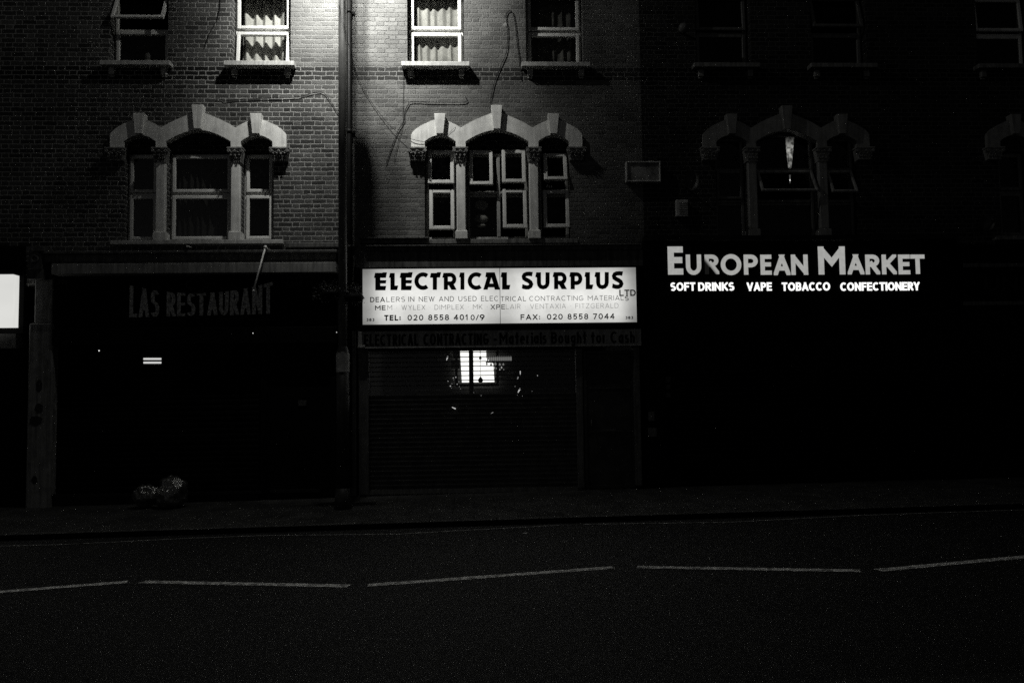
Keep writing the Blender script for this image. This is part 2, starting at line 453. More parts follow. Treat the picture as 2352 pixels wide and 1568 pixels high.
def paving():
    k = N('paving_slabs'); pv, x = k.pos()
    br = k.n('ShaderNodeTexBrick'); br.inputs['Scale'].default_value = 1.; br.inputs['Brick Width'].default_value = .6; br.inputs['Row Height'].default_value = .45
    br.inputs['Mortar Size'].default_value = .006; k.l(pv, br.inputs['Vector'])
    br.inputs['Color1'].default_value = (.9, .9, .9, 1); br.inputs['Color2'].default_value = (1.15, 1.15, 1.15, 1); br.inputs['Mortar'].default_value = (.4, .4, .4, 1)
    sp_ = k.n('ShaderNodeSeparateColor'); k.l(br.outputs['Color'], sp_.inputs[0])
    a = k.noise(2.2, 5, pv); g = k.noise(200, 3, pv)
    val = k.math('MULTIPLY', sp_.outputs[0], k.mr(a, .3, .7, .65, 1.2)); val = k.math('MULTIPLY', val, k.mr(g, .3, .7, .7, 1.35)); val = k.math('MULTIPLY', val, .055)
    k.princ(val, .8, .15, 0, k.bump(k.math('ADD', g, sp_.outputs[0]), .6, .004)); return k.m
M['asphalt'] = asphalt(); M['paving'] = paving()
M['kerb'] = mat('kerb_stone', .07, .8, .2, 4, .3)
M['kerbface'] = mat('kerb_face', .006, .8, .1)
M['mark'] = mat('road_paint', .85, .7, .3, 16, .75, 150, .003)
M['mark_thin'] = mat('road_paint_worn', .30, .7, .3, 25, .8, 150, .003)
M['earth'] = mat('earth', .05, .95, .05)
xs = [-60, -30, -15, -8, 0, 8, 15, 30, 60]
sheet('ground', xs, [-70, -9.6, -9.5, 5, 70], lambda x, y: zroad(x)-.03, M['earth'])
sheet('road', xs, [-9.4, -7.5, -5, KY-.001], lambda x, y: zroad(x) + .05*(1-((y+5.9)/3.5)**2)*0, M['asphalt'])
sheet('pavement', xs, [KY+.15, -1.2, .4], zpav, M['paving'])
sheet('far_pavement', xs, [-70, -9.55], lambda x, y: zroad(x)+.1, M['paving'])
mb = MB()
x = -60.
while x < 60:
    w = .9
    mb.face([(x+.006, KY, zkerb(x)+.003), (x+w-.006, KY, zkerb(x+w)+.003), (x+w-.006, KY+.15, zkerb(x+w)+.008), (x+.006, KY+.15, zkerb(x)+.008)])
    x += w
mb.obj('kerb', M['kerb'])['kind'] = 'structure'
mb = MB(); mb.face([(-60, KY, zroad(-60)-.02), (60, KY, zroad(60)-.02), (60, KY, zkerb(60)+.003), (-60, KY, zkerb(-60)+.003)])
mb.obj('kerb_face', M['kerbface'])['kind'] = 'structure'
def stripe(pts, w, m, name):
    mb = MB(); K = len(pts)
    L = []; R_ = []
    for i, p in enumerate(pts):
        a = Vector(pts[max(0, i-1)]); b = Vector(pts[min(K-1, i+1)]); d = (b-a).normalized(); n = Vector((-d.y, d.x))*w/2
        L.append((p[0]+n.x, p[1]+n.y)); R_.append((p[0]-n.x, p[1]-n.y))
    for i in range(K-1):
        mb.face([(a[0], a[1], zroad(a[0])+.004) for a in (L[i], L[i+1], R_[i+1], R_[i])])
    o = mb.obj(name, m); o['kind'] = 'structure'; return o
for a, b in (((-260, 1338), (-30, 1361)), ((0-12, 1360), (293, 1336)), ((326, 1336), (801, 1345.6)), ((845, 1344), (1409, 1303)), ((1463, 1302), (1976, 1310.7)), ((2016, 1309.5), (2460, 1269))):
    stripe([G(*a, -.12), G(*b, -.12)], .125, M['mark'], 'zigzag_marking')
stripe([G(*a, -.12) for a in ((-300, 1262), (0, 1254), (148, 1250), (273, 1244), (430, 1236), (600, 1230), (919, 1226), (1284, 1206))], .045, M['mark_thin'], 'edge_marking')
stripe([G(*a, -.12) for a in ((1339, 1204), (1674, 1199), (1985, 1183), (2352, 1170.6), (2600, 1166))], .045, M['mark_thin'], 'edge_marking')

# ------------------------------------------------------------------ houses
SP = 4.81
XC = {0: -9.19, 1: -4.381, 2: .4365, 3: 5.245, 4: 10.06}
XB = [-11.6, -6.79, -1.972, 2.84, 7.65, 12.46]
ZT = 10.6; ZB = 3.45
SZ = 7.06         # upper sill top
UW = [(-1.46, -.525), (.50, 1.455)]   # upper windows (u0,u1)
TRI = [(-1.19, -.672), (-.515, .515), (.672, 1.19)]
TZ0, TZC = 4.165, 5.955     # triple window bottom and crown
def wall_grid(x0, x1, z0, z1, ops, m, parent, rev=.34):
    mb = MB()
    X = sorted({x0, x1} | {a for o in ops for a in o[:2]}); Z = sorted({z0, z1} | {a for o in ops for a in o[2:]})
    for i in range(len(X)-1):
        for j in range(len(Z)-1):
            cx, cz = (X[i]+X[i+1])/2, (Z[j]+Z[j+1])/2
            if any(o[0] < cx < o[1] and o[2] < cz < o[3] for o in ops): continue
            mb.face([(X[i], 0, Z[j]), (X[i+1], 0, Z[j]), (X[i+1], 0, Z[j+1]), (X[i], 0, Z[j+1])])
            mb.face([(X[i], rev, Z[j]), (X[i+1], rev, Z[j]), (X[i+1], rev, Z[j+1]), (X[i], rev, Z[j+1])])
    for a, b, c, d in ops:
        for q in ([(a, 0, c), (a, rev, c), (a, rev, d), (a, 0, d)], [(b, 0, c), (b, rev, c), (b, rev, d), (b, 0, d)],
                  [(a, 0, d), (b, 0, d), (b, rev, d), (a, rev, d)], [(a, 0, c), (b, 0, c), (b, rev, c), (a, rev, c)]): mb.face(q)
    mb.face([(x0, 0, z0), (x1, 0, z0), (x1, rev, z0), (x0, rev, z0)])
    mb.raw = True
    return mb.obj('wall', m, parent)
def frame_bars(mb, x0, x1, z0, z1, y0, y1, t, fn=None, tb=None):
    tb = tb or t
    mb.box(x0, x0+t, y0, y1, z0, z1, fn); mb.box(x1-t, x1, y0, y1, z0, z1, fn)
    mb.box(x0+t, x1-t, y0, y1, z0, z0+tb, fn); mb.box(x0+t, x1-t, y0, y1, z1-t, z1, fn)
def sash(parent, x0, x1, z0, z1, y, ang, m, t=.055, th=.05, tb=None, pane=True):
    a = math.radians(ang)
    def fn(p):
        dy, dz = p[1]-y, p[2]-z1
        return (p[0], y + dy*math.cos(a) + dz*math.sin(a), z1 + dz*math.cos(a) - dy*math.sin(a))
    mb = MB(); frame_bars(mb, x0, x1, z0, z1, y-th/2, y+th/2, t, fn if ang else None, tb)
    o = mb.obj('sash', m, parent, bevel=.009)
    if pane:
        mp = MB(); mp.face([fn(q) for q in ((x0+t-.004, y+.004, z0+t-.004), (x1-t+.004, y+.004, z0+t-.004), (x1-t+.004, y+.004, z1-t+.004), (x0+t-.004, y+.004, z1-t+.004))])
        mp.obj('pane', M['glass'], parent)
    return o
def window(house, x0, x1, z0, z1, y, m, ft=.05, mids=(), mull=(), label=None):
    "outer frame mesh with transoms at mids (z) and mullions at x; returns window object (the frame)"
    mb = MB(); frame_bars(mb, x0, x1, z0, z1, y, y+.07, ft)
    for z in mids:
        mb.box(x0+ft, x1-ft, y+.002, y+.068, z-ft/2, z+ft/2); mb.box(x0+ft, x1-ft, y+.018, y+.062, z-.07, z-ft/2-.001)
    for q in mull: mb.box(q-ft*.6, q+ft*.6, y-.006, y+.064, z0+ft, z1-ft)
    w = mb.obj('window', m, house, bevel=.008)
    if label: w['label'] = label
    return w

EX = [(-1.401, 5.87), (-1.385, 5.905), (-1.33, 5.965), (-1.25, 6.02), (-1.16, 6.065), (-1.06, 6.11), (-.924, 6.15), (-.80, 6.105), (-.69, 6.052), (-.588, 5.993),
      (-.46, 6.07), (-.33, 6.135), (-.2, 6.19), (-.1, 6.23), (0, 6.25)]
def intr(u):
    "height of the underside of the surround at u (module coords, u<=0)"
    a = abs(u)
    if a >= 1.18 or .515 <= a <= .676: return None
    if a > .6:
        t = (a-.928)/.252; return 5.764 + (5.868-5.764)*(1-abs(t)**2.2)
    t = a/.515; return 5.764 + (5.955-5.764)*(1-t**1.8)
def ext(u):
    a = -abs(u)
    for (x0, z0), (x1, z1) in zip(EX, EX[1:]):
        if x0 <= a <= x1: return z0+(z1-z0)*(a-x0)/(x1-x0)
    return EX[0][1]
def surround(house, xc, m, mk):
    us = sorted({round(q, 4) for q in [x for x, _ in EX]+[-1.18, -.676, -.515, -1.13, -1.07, -1.0, -.93, -.86, -.79, -.73, -.4, -.25, -.12]})
    us = us + [-u for u in reversed(us) if u < 0]
    yf = -.075
    mb = MB(); top = []; bot = []
    for a, b in zip(us, us[1:]):
        mid = (a+b)/2
        def lo(u): 
            v = intr(mid)
            if v is None: return 5.655
            w = intr(u); return w if w is not None else 5.764
        A0, B0, A1, B1 = lo(a), lo(b), ext(a), ext(b)
        mb.face([(xc+a, yf, A0), (xc+b, yf, B0), (xc+b, yf, B1), (xc+a, yf, A1)])
        mb.face([(xc+a, .1, A0), (xc+b, .1, B0), (xc+b, yf, B0), (xc+a, yf, A0)])
        mb.face([(xc+a, yf, A1), (xc+b, yf, B1), (xc+b, .0, B1), (xc+a, .0, A1)])
    for u in (1.401, 1.18, .676, .515):
        for s_ in (-1, 1):
            hi = ext(u) if u == 1.401 else 5.764
            mb.face([(xc+s_*u, yf, 5.655), (xc+s_*u, .08, 5.655), (xc+s_*u, .08, hi), (xc+s_*u, yf, hi)])
    import bmesh
    mb.raw = False
    o = mb.obj('arch_surround', m, house)
    for u, zt, zb in ((-.928, 6.205, 5.872), (0, 6.345, 5.95), (.928, 6.205, 5.872)):
        k = MB(); k.prism([(xc+u-.094, zt), (xc+u-.056, zb), (xc+u+.056, zb), (xc+u+.094, zt)], -.15, 0.)
        ko = k.obj('keystone', mk, o, bevel=.006)
    return o
def capital(house, xa, xb, full=True, z1=5.652, dz=.19):
    c = (xa+xb)/2; w = (xb-xa)/2; mb = MB()
    mb.box(xa-.0, xb+.0, -.155, .06, z1-.022, z1)                 # abacus
    mb.box(xa+.018, xb-.018, -.135, .06, z1-.034, z1-.022)
    # bell, tapering down
    def bell(p):
        k = (p[2]-(z1-dz))/(dz-.034); s_ = .72+.2*k
        return (c+(p[0]-c)*s_, p[1]*(.62+.33*k) if p[1] < 0 else p[1], p[2])
    mb.box(xa, xb, -.12, .05, z1-dz, z1-.034, bell)
    for s_ in (-1, 1):
        mb.ring((c+s_*(w-.026), -.148, z1-.058), .019, .0085, n=12, m=6)       # volutes
        mb.ball((c+s_*(w-.026), -.150, z1-.058), .009)
        mb.ring((c+s_*(w-.004), -.09, z1-.06), .018, .008, ax='x', n=10, m=5)
        mb.tube([(c+s_*(w-.045), -.14, z1-.052), (c+s_*w*.5, -.142, z1-.085), (c+s_*w*.25, -.146, z1-.075)], .007)
    nl = 3 if w < .14 else 4
    for i in range(nl):                                            # acanthus leaves curling out
        u = c + (i-(nl-1)/2)*(2*w*.8/nl)
        for k in range(6):
            t = k/5; zz = z1-dz+.01+t*(.085); yy = -.085-.055*t**2
            mb.ball((u, yy, zz), .017*(1-.35*t), (1.25, .6, 1.1), 8, 5)
        mb.ball((u, -.155, z1-dz+.088), .014, (1.5, .8, .6), 8, 5)
        mb.ball((u-.018, -.12, z1-dz+.045), .011, (1, .7, 1.5), 7, 4); mb.ball((u+.018, -.12, z1-dz+.045), .011, (1, .7, 1.5), 7, 4)
    mb.prism([(c-.03, z1-.065), (c, z1-.045), (c+.03, z1-.065), (c+.014, z1-.08), (c-.014, z1-.08)], -.168, -.12)
    mb.ball((c, -.165, z1-.06), .012)
    mb.box(c-w*.74, c+w*.74, -.1, .05, z1-dz-.012, z1-dz)
    return mb.obj('capital', M['stone_cap'] if full is True else full, house, bevel=0)
def column(house, xa, xb, m):
    mb = MB(); mb.box(xa, xb, -.085, .12, 4.295, 5.46)
    o = mb.obj('column', m, house, bevel=.014)
    b = MB(); b.box(xa-.022, xb+.022, -.115, .12, 4.155, 4.285); b.box(xa-.012, xb+.012, -.1, .12, 4.285, 4.297)
    b.obj('base', m, o, bevel=.018)
    return o
def sill(house, xa, xb, z, m, brackets=True, out=.175, th=.075):
    mb = MB(); mb.box(xa+.085, xb-.09, -.02, .26, z-th+.002, z-.001); mb.box(xa, xb, -out, -.001, z-th, z)
    o = mb.obj('sill', m, house, bevel=.006)
    if brackets:
        for bx in (xa+.10, xb-.18):
            k = MB(); k.box(bx, bx+.09, -.07, 0., z-th-.12, z-th-.002); k.box(bx+.008, bx+.082, -.035, 0., z-th-.15, z-th-.122)
            k.obj('corbel', m, o, bevel=.006)
    return o
def shell(house, x0, x1):
    "floors, back and party walls so that the rooms are closed and dark"
    mb = MB(); yb = 4.2
    mb.face([(x0+.02, yb, -.3), (x1-.02, yb, -.3), (x1-.02, yb, ZT), (x0+.02, yb, ZT)])
    for xx in (x0+.02, x1-.02): mb.face([(xx, .1, -.3), (xx, yb, -.3), (xx, yb, ZT), (xx, .1, ZT)])
    for z in (3.4, 6.4, ZT-.05): mb.face([(x0+.02, .36, z), (x1-.02, .36, z), (x1-.02, yb, z), (x0+.02, yb, z)])
    mb.raw = True
    mb.obj('room_shell', M['interior'], house)
    rb = MB(); rb.box(x0, x1, -.06, .24, ZT, ZT+.12); rb.box(x0, x1, .0, .22, ZT+.12, ZT+.3)
    rb.obj('parapet', M['cornice'], house)
    rf = MB(); rf.box(x0, x1, .25, yb+.1, ZT-.02, ZT+.1); rf.obj('roof', M['dark'], house)

HL = {0: 'dark brick house at the far left edge with a lit sign panel',
      1: 'brick house with arched triple window above the dark restaurant front',
      2: 'lamplit brick house above the bright sign for electrical surplus',
      3: 'dark brick house above the glowing market lettering',
      4: 'unlit brick house at the far right edge of the terrace'}
houses = {}
for k in range(5):
    hs = thing('terraced_house', HL[k], 'house', (XC[k], 0, zwall(XC[k])), 'brick houses of one terrace')
    houses[k] = hs; xc = XC[k]; x0, x1 = XB[k], XB[k+1]
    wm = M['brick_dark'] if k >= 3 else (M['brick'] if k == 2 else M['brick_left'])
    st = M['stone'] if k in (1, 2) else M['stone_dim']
    ops = [(xc+a, xc+b, SZ, 8.36) for a, b in UW] + [(xc+TRI[0][0], xc+TRI[0][1], TZ0, 5.868), (xc+TRI[1][0], xc+TRI[1][1], TZ0, 5.955), (xc+TRI[2][0], xc+TRI[2][1], TZ0, 5.868)]
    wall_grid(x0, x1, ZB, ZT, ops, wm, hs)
    shell(hs, x0, x1)
    surround(hs, xc, st, st)
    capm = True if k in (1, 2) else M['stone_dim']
    for a, b in ((-1.455, -1.145), (-.725, -.475), (.475, .725), (1.145, 1.455)): capital(hs, xc+a, xc+b, capm, dz=.19 if abs(a) > .8 and abs(b) > .8 else .22)
    for a, b in ((-.67, -.517), (.517, .67)): column(hs, xc+a, xc+b, st)
    for i, (a, b) in enumerate(UW):
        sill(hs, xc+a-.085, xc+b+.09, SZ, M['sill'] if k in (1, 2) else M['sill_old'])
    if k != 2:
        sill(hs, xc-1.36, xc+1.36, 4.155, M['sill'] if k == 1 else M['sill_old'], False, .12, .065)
    else:
        sill(hs, xc-1.30, xc+1.30, 4.155, M['sill_old'], False, .06, .07)
    if k in (0, 1, 2, 4):       # brick infill between window head and arch
        zc = 5.62 if k != 2 else 5.66
        for (a, b), zt in zip(TRI, (5.868, 5.955, 5.868)):
            t_ = MB(); t_.box(xc+a, xc+b, .10, .2, zc, zt-.001); t_.obj('tympanum', M['brick_dark'], hs)

def upper_window(k, i, m, a1=0., a0=0., pane=True, label=None):
    hs = houses[k]; a, b = UW[i]; x0, x1 = XC[k]+a+.012, XC[k]+b-.012
    w = window(hs, x0, x1, SZ+.004, 8.355, .20, m, .045, (7.70,), label=label)
    sash(w, x0+.03, x1-.03, SZ+.03, 7.675, .185, a0, m, .058)
    sash(w, x0+.03, x1-.03, 7.725, 8.325, .185, a1, m, .058)
    return w
upper_window(1, 0, M['upvc'], a1=27)
upper_window(1, 1, M['upvc'], a0=8)
upper_window(2, 0, M['upvc'])
upper_window(2, 1, M['upvc'])
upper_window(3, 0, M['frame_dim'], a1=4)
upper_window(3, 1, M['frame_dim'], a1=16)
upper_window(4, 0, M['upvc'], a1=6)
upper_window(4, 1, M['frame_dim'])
upper_window(0, 1, M['frame_dim']); upper_window(0, 0, M['frame_dim'])

def tri_plain(k, m):
    hs = houses[k]
    for (a, b) in TRI:
        x0, x1 = XC[k]+a+.01, XC[k]+b-.01
        w = window(hs, x0, x1, TZ0+.004, 5.615, .15, m, .05, (4.95,))
        sash(w, x0+.035, x1-.035, TZ0+.035, 4.925, .14, 0, m, .055); sash(w, x0+.035, x1-.035, 4.975, 5.59, .14, 0, m, .055)
tri_plain(1, M['upvc']); tri_plain(0, M['frame_dim']); tri_plain(4, M['frame_dim'])
# centre house: deep casements standing open a little
hs = houses[2]; xc = XC[2]
def P2(px0, px1, py0, py1, Y):
    cx, cyy = (px0+px1)/2, (py0+py1)/2
    return PX(px0, cyy, Y), PX(px1, cyy, Y), PZ(cx, py1, Y), PZ(cx, py0, Y)
w = window(hs, xc-1.18, xc-.68, TZ0+.004, 5.615, .12, M['upvc_old'], .05, (4.96,))
a = P2(984, 1040, 345, 421, 0); sash(w, a[0]-.01, a[1]+.02, a[2]+.0, 5.655, .10, 5, M['upvc'], .062, .06)
a = P2(987, 1041, 433, 527, 0); sash(w, a[0]-.01, a[1]+.02, a[2], a[3], .10, 5, M['upvc'], .062, .06)
w = window(hs, xc-.505, xc+.505, TZ0+.004, 5.615, .12, M['upvc_old'], .05, (4.96,), (xc+.02,))
a = P2(1078, 1131, 345, 425, 0); sash(w, a[0], a[1]+.01, a[2], 5.655, .10, 7, M['upvc'], .058, .06)
a = P2(1153, 1205, 343, 420, 0); sash(w, a[0], a[1]+.02, a[2], 5.655, .08, 6, M['upvc'], .062, .06)
a = P2(1155, 1208, 433, 524, 0); sash(w, a[0], a[1]+.02, a[2], a[3], .08, 5, M['upvc'], .062, .06)
mp = MB(); mp.face([(xc-.45, .15, 4.2), (xc-.02, .15, 4.2), (xc-.02, .15, 4.93), (xc-.45, .15, 4.93)]); mp.obj('pane', M['glass'], w)
w = window(hs, xc+.68, xc+1.18, TZ0+.004, 5.615, .12, M['upvc_old'], .05, (4.96,))
a = P2(1250, 1300, 345, 402, 0); sash(w, a[0]-.01, a[1]+.02, 5.60-.50, 5.60, .10, 17, M['upvc'], .062, .06)
a = P2(1250, 1306, 434, 523, 0); sash(w, a[0]-.01, a[1]+.02, a[2], a[3], .10, 6, M['upvc'], .062, .06)
# right house: glazed right up into the arches, two hoppers standing open
hs = houses[3]; xc = XC[3]
for i, (a, b) in enumerate(TRI):
    x0, x1 = xc+a+.01, xc+b-.01; zt = 5.95 if i == 1 else 5.863
    w = window(hs, x0, x1, TZ0+.004, zt, .12, M['frame_dim'], .05, (5.33, 4.80))
    mp = MB(); mp.face([(x0+.05, .155, 5.355), (x1-.05, .155, 5.355), (x1-.05, .155, zt-.05), (x0+.05, .155, zt-.05)]); mp.obj('pane', M['glass'], w)
    mp = MB(); mp.face([(x0+.05, .155, TZ0+.05), (x1-.05, .155, TZ0+.05), (x1-.05, .155, 4.775), (x0+.05, .155, 4.775)]); mp.obj('pane', M['glass'], w)
    sash(w, x0+.03, x1-.03, 4.83, 5.31, .10, (0, 33, 30)[i], M['frame_dim'] if i == 0 else M['upvc_old'], .045, .045)

# ------------------------------------------------------------------ shopfronts
def rect(px0, px1, py0, py1, Y): return P2(px0, px1, py0, py1, Y)
def bxp(mb, px0, px1, py0, py1, Y0, Y1):
    a = rect(px0, px1, py0, py1, Y0); mb.box(a[0], a[1], Y0, Y1, a[2], a[3]); return mb
def partbox(name, r, Y0, Y1, m, parent, bevel=0.):
    return bxp(MB(), *r, Y0, Y1).obj(name, m, parent, bevel=bevel)
# --- left house (restaurant)
h1 = houses[1]
mb = MB()
bxp(mb, 88, 774, 575, 581, -.30, .1); bxp(mb, 95, 772, 581, 600, -.22, .1); bxp(mb, 118, 772, 600, 604, -.25, .1); mb.obj('cornice', M['cornice'], h1, bevel=.008)
partbox('cornice_board', (118, 771, 604, 627), -.40, .1, M['cornice_lo'], h1, .006)
partbox('cornice_ledge', (655, 790, 557, 568), -.10, .05, M['render'], h1, .01)
# pilaster with console head
pm = MB(); a = rect(62, 118, 742, 1158, -.16)
zb = zwall(a[0])-.05
pm.box(a[0], a[1], -.16, .2, zb, a[3]); pm.box(a[0]+.06, a[1]-.02, -.13, .2, a[3], PZ(90, 640, -.13))
po = pm.obj('pilaster', M['pilaster'], h1, bevel=.02)
cm = MB(); bxp(cm, 62, 98, 618, 640, -.26, .1); bxp(cm, 66, 94, 576, 618, -.30, .1); bxp(cm, 60, 100, 566, 576, -.34, .1)
cx, cz = P(80, 600, -.3); cm.ring((cx, -.31, cz+.04), .05, .02, n=12); cm.ring((cx, -.27, cz-.09), .035, .015, n=12); cm.ball((cx-.03, -.32, PZ(80, 575, -.3)), .03); cm.ball((cx+.03, -.31, PZ(80, 590, -.3)), .025)
cm.obj('console', M['cornice'], po)
for r in ((82, 97, 870, 902), (80, 99, 925, 950), (66, 98, 955, 978), (72, 86, 1093, 1112)):
    g = MB(); a = rect(*r, -.165); n = 14
    pts = [(a[0]+(a[1]-a[0])*(.5+.5*math.cos(2*math.pi*i/n)*(.8+.35*random.random())), a[2]+(a[3]-a[2])*(.5+.5*math.sin(2*math.pi*i/n)*(.8+.35*random.random()))) for i in range(n)]
    g.face([(x, -.164, z) for x, z in pts]); g.obj('sprayed_patch', M['graffiti'], po)
# closed dark front: fascia back, shutter box, black shutters, stall riser
partbox('fascia', (118, 800, 628, 752), -.10, .1, M['black'], h1)
sb = MB(); a = rect(120, 775, 752, 790, -.16); sb.box(a[0], a[1], -.18, .1, a[2], a[3]); sb.obj('shutter_box', M['black'], h1, bevel=.01)
def slats(x0, x1, z0, z1, y, pitch, hgt, m, parent, name='roller_shutter', depth=.016, back=True):
    mb = MB(); z = z1
    while z-pitch > z0-pitch*.5:
        zz = max(z-pitch, z0)
        if back:
            n = 3; pts = [(y-depth*math.sin(math.pi*i/n), z-(z-zz)*i/n*.94) for i in range(n+1)]
            for (ya, za), (yb_, zc_) in zip(pts, pts[1:]): mb.face([(x0, ya, za), (x1, ya, za), (x1, yb_, zc_), (x0, yb_, zc_)])
            mb.face([(x0, y+.004, zz+(z-zz)*.07), (x1, y+.004, zz+(z-zz)*.07), (x1, y+.004, zz), (x0, y+.004, zz)])
        else: mb.box(x0, x1, y-depth/2, y+depth/2, z-pitch/2-hgt/2, z-pitch/2+hgt/2)
        z -= pitch
    return mb.obj(name, m, parent)
a = rect(122, 596, 788, 1135, .02); zb = zwall(a[0])
slats(a[0], a[1], zb+.16, a[3], .04, .09, .09, M['shutter_dark'], h1)
r_ = MB(); r_.box(a[0], a[1], -.06, .1, zb-.03, zb+.155); r_.obj('stall_riser', M['dark'], h1, bevel=.01)
a2 = rect(600, 772, 788, 1132, .0)
d = MB(); frame_bars(d, a2[0], a2[1], zwall(a2[0])-.02, a2[3], -.04, .06, .09); d.box(a2[0]+.09, a2[1]-.09, 0., .05, zwall(a2[0])+.05, a2[3]-.09)
do = d.obj('door', M['black'], h1, bevel=.006)
q = rect(622, 640, 915, 935, -.05); nb = MB(); nb.box(q[0]+.42, q[1]+.43, -.012, .0, q[2]+.02, q[3]-.03); nb.obj('notice', M['las_dim'], do)
st_ = MB(); bxp(st_, 118, 600, 1131, 1137, -.10, .0); st_.obj('threshold', M['dark'], h1)
st_ = MB(); bxp(st_, 620, 735, 1124, 1130, -.08, .0); st_.obj('threshold', M['dark'], h1)

# restaurant sign
rs = thing('shop_sign', 'dark restaurant fascia sign with arched capital lettering', 'sign', (PX(450, 690, -.14), -.14, PZ(450, 690, -.14)))
pn = bxp(MB(), 122, 768, 632, 745, -.14, -.101).obj('sign_panel', M['black'], rs)
Ys = -.142
xL, zb_ = P(297, 729, Ys); xR, zb2 = P(626, 729, Ys); hL = PZ(297, 655, Ys)-zb_; 
def warp(x, z):
    u = (x-xL)/(xR-xL); f = 1 - .30*(1-(2*u-1)**2)**1.0; base = .012*u*4
    return (x, zb_ + (z-zb_)*f + base*.8)
text('LAS RESTAURANT', xL, xR, zb_, zb_+hL, Ys, .115, M['las_text'], rs, gap=.05, wide=.34, warp=warp, space=.16)
text('0203 5800215', PX(658, 634, Ys), PX(762, 634, Ys), PZ(700, 641, Ys), PZ(700, 630.5, Ys), Ys-.002, .14, M['las_dim'], rs, gap=.3)
text('0208 5800215', PX(658, 651, Ys), PX(762, 651, Ys), PZ(700, 657, Ys), PZ(700, 646.5, Ys), Ys-.002, .14, M['las_dim'], rs, gap=.3)
text('391', PX(131, 650, Ys), PX(154, 650, Ys), PZ(140, 654, Ys), PZ(140, 643, Ys), Ys-.002, .16, M['las_dim'], rs)
text('CAFE', PX(373, 736, Ys), PX(418, 736, Ys), PZ(400, 740, Ys), PZ(400, 733, Ys), Ys-.002, .14, M['las_dim'], rs, gap=.25)
text('ROMANIAN CUISINE'.replace('ROMANIAN ', ''), PX(500, 736, Ys), PX(560, 736, Ys), PZ(530, 738, Ys), PZ(530, 731, Ys), Ys-.002, .14, M['las_dim'], rs, gap=.25)
for a_, b_, yy in ((305, 350, 735), (567, 622, 734)):
    ln = MB(); q = rect(a_, b_, yy-.8, yy+.8, Ys); ln.box(q[0], q[1], Ys-.004, Ys+.001, q[2], q[3])
    ln.obj('underline', M['las_dim'], rs)
# chef hat emblem
ch = MB(); ch.raw = True
hx, hz = P(453, 652, Ys); s1 = .0071
def hp(px, py): q = P(px, py, Ys); return (q[0], q[1])
for pts in ([hp(440, 668), hp(436, 660)]+[hp(437+10*math.cos(t), 655+9*math.sin(t)*-1) for t in [3.9, 3.3, 2.7, 2.1, 1.6]]+[hp(453+13*math.cos(t), 647-11*math.sin(t)) for t in [2.5, 2., 1.57, 1.1, .6]]+[hp(470+9*math.cos(t), 655-8*math.sin(t)) for t in [1.4, .9, .3, -.3, -.9]]+[hp(470, 660), hp(466, 668)],):
    for poly in ribbon(pts, .012, -99, 99): ch.face([(p.x, Ys-.003, p.y) for p in poly])
q = rect(440, 468, 671, 675, Ys); ch.box(q[0], q[1], Ys-.004, Ys, q[2], q[3])
ch.obj('hat_emblem', M['las_dim'], rs)

# tube lamp inside the restaurant, seen as two bright bars; mounted under the shutter head
tl = thing('twin_tube_lamp', 'small twin tube lamp glowing in the dark restaurant front', 'lamp', (PX(350, 828, -.1), -.1, PZ(350, 828, -.1)))
M['tube'] = emis('tube_glow', .62, 1.)
for yy in (824, 832.5):
    tb_ = MB(); p0 = P(330, yy, -.1); p1 = P(370, yy, -.1); tb_.cyl((p0[0], -.1, p0[1]), (p1[0], -.1, p1[1]), .0155, n=10); tb_.obj('tube', M['tube'], tl)
bk = MB(); bxp(bk, 327, 373, 818, 838, -.06, .03); bk.obj('batten', M['dark'], tl)
M['led'] = emis('led', .9, 1.2)
for nm, px, py, lb, r_ in (('indicator_light', 227.5, 805, 'pinpoint white light left of the twin tube lamp', .010), ('indicator_light', 581, 765, 'pinpoint light below the restaurant lettering', .007), ('indicator_light', 773, 763, 'faint pinpoint light beside the black pipe', .006)):
    q = P(px, py, -.19); b_ = MB(); b_.ball((q[0], -.19, q[1]), r_); tag(b_.obj(nm, M['led']), lb, 'light', 'pinpoint lights on the restaurant front')

# sign lamp arm in front of the restaurant
p0 = P(609.5, 568, -.44); p1 = P(582, 668, -.70)
ra = thing('sign_lamp_arm', 'thin bright metal arm slanting down in front of the restaurant sign', 'sign arm', (p0[0], -.44, p0[1]))
r_ = MB(); r_.cyl((p0[0], -.44, p0[1]), (p1[0], -.70, p1[1]), .014, n=8); r_.cyl((p0[0], -.44, p0[1]), (p0[0], -.1, p0[1]+.01), .009, n=8); r_.obj('rod', M['rod'], ra)
r_ = MB(); r_.ball((p0[0], -.44, p0[1]), .03); r_.obj('knob', M['rod'], ra)
r_ = MB(); r_.ball((p1[0], -.70, p1[1]), .02, (1, 1, .8)); r_.obj('tip', M['rod'], ra)
for px, lb in ((436, 'small metal clip under the restaurant window sill'),):
    q = P(px, 569, -.2); c_ = MB(); c_.ball((q[0], -.31, q[1]), .016, (1.6, 1, .8)); c_.cyl((q[0], -.31, q[1]), (q[0], -.1, q[1]+.02), .007); tag(c_.obj('metal_clip', M['rod']), lb, 'clip')

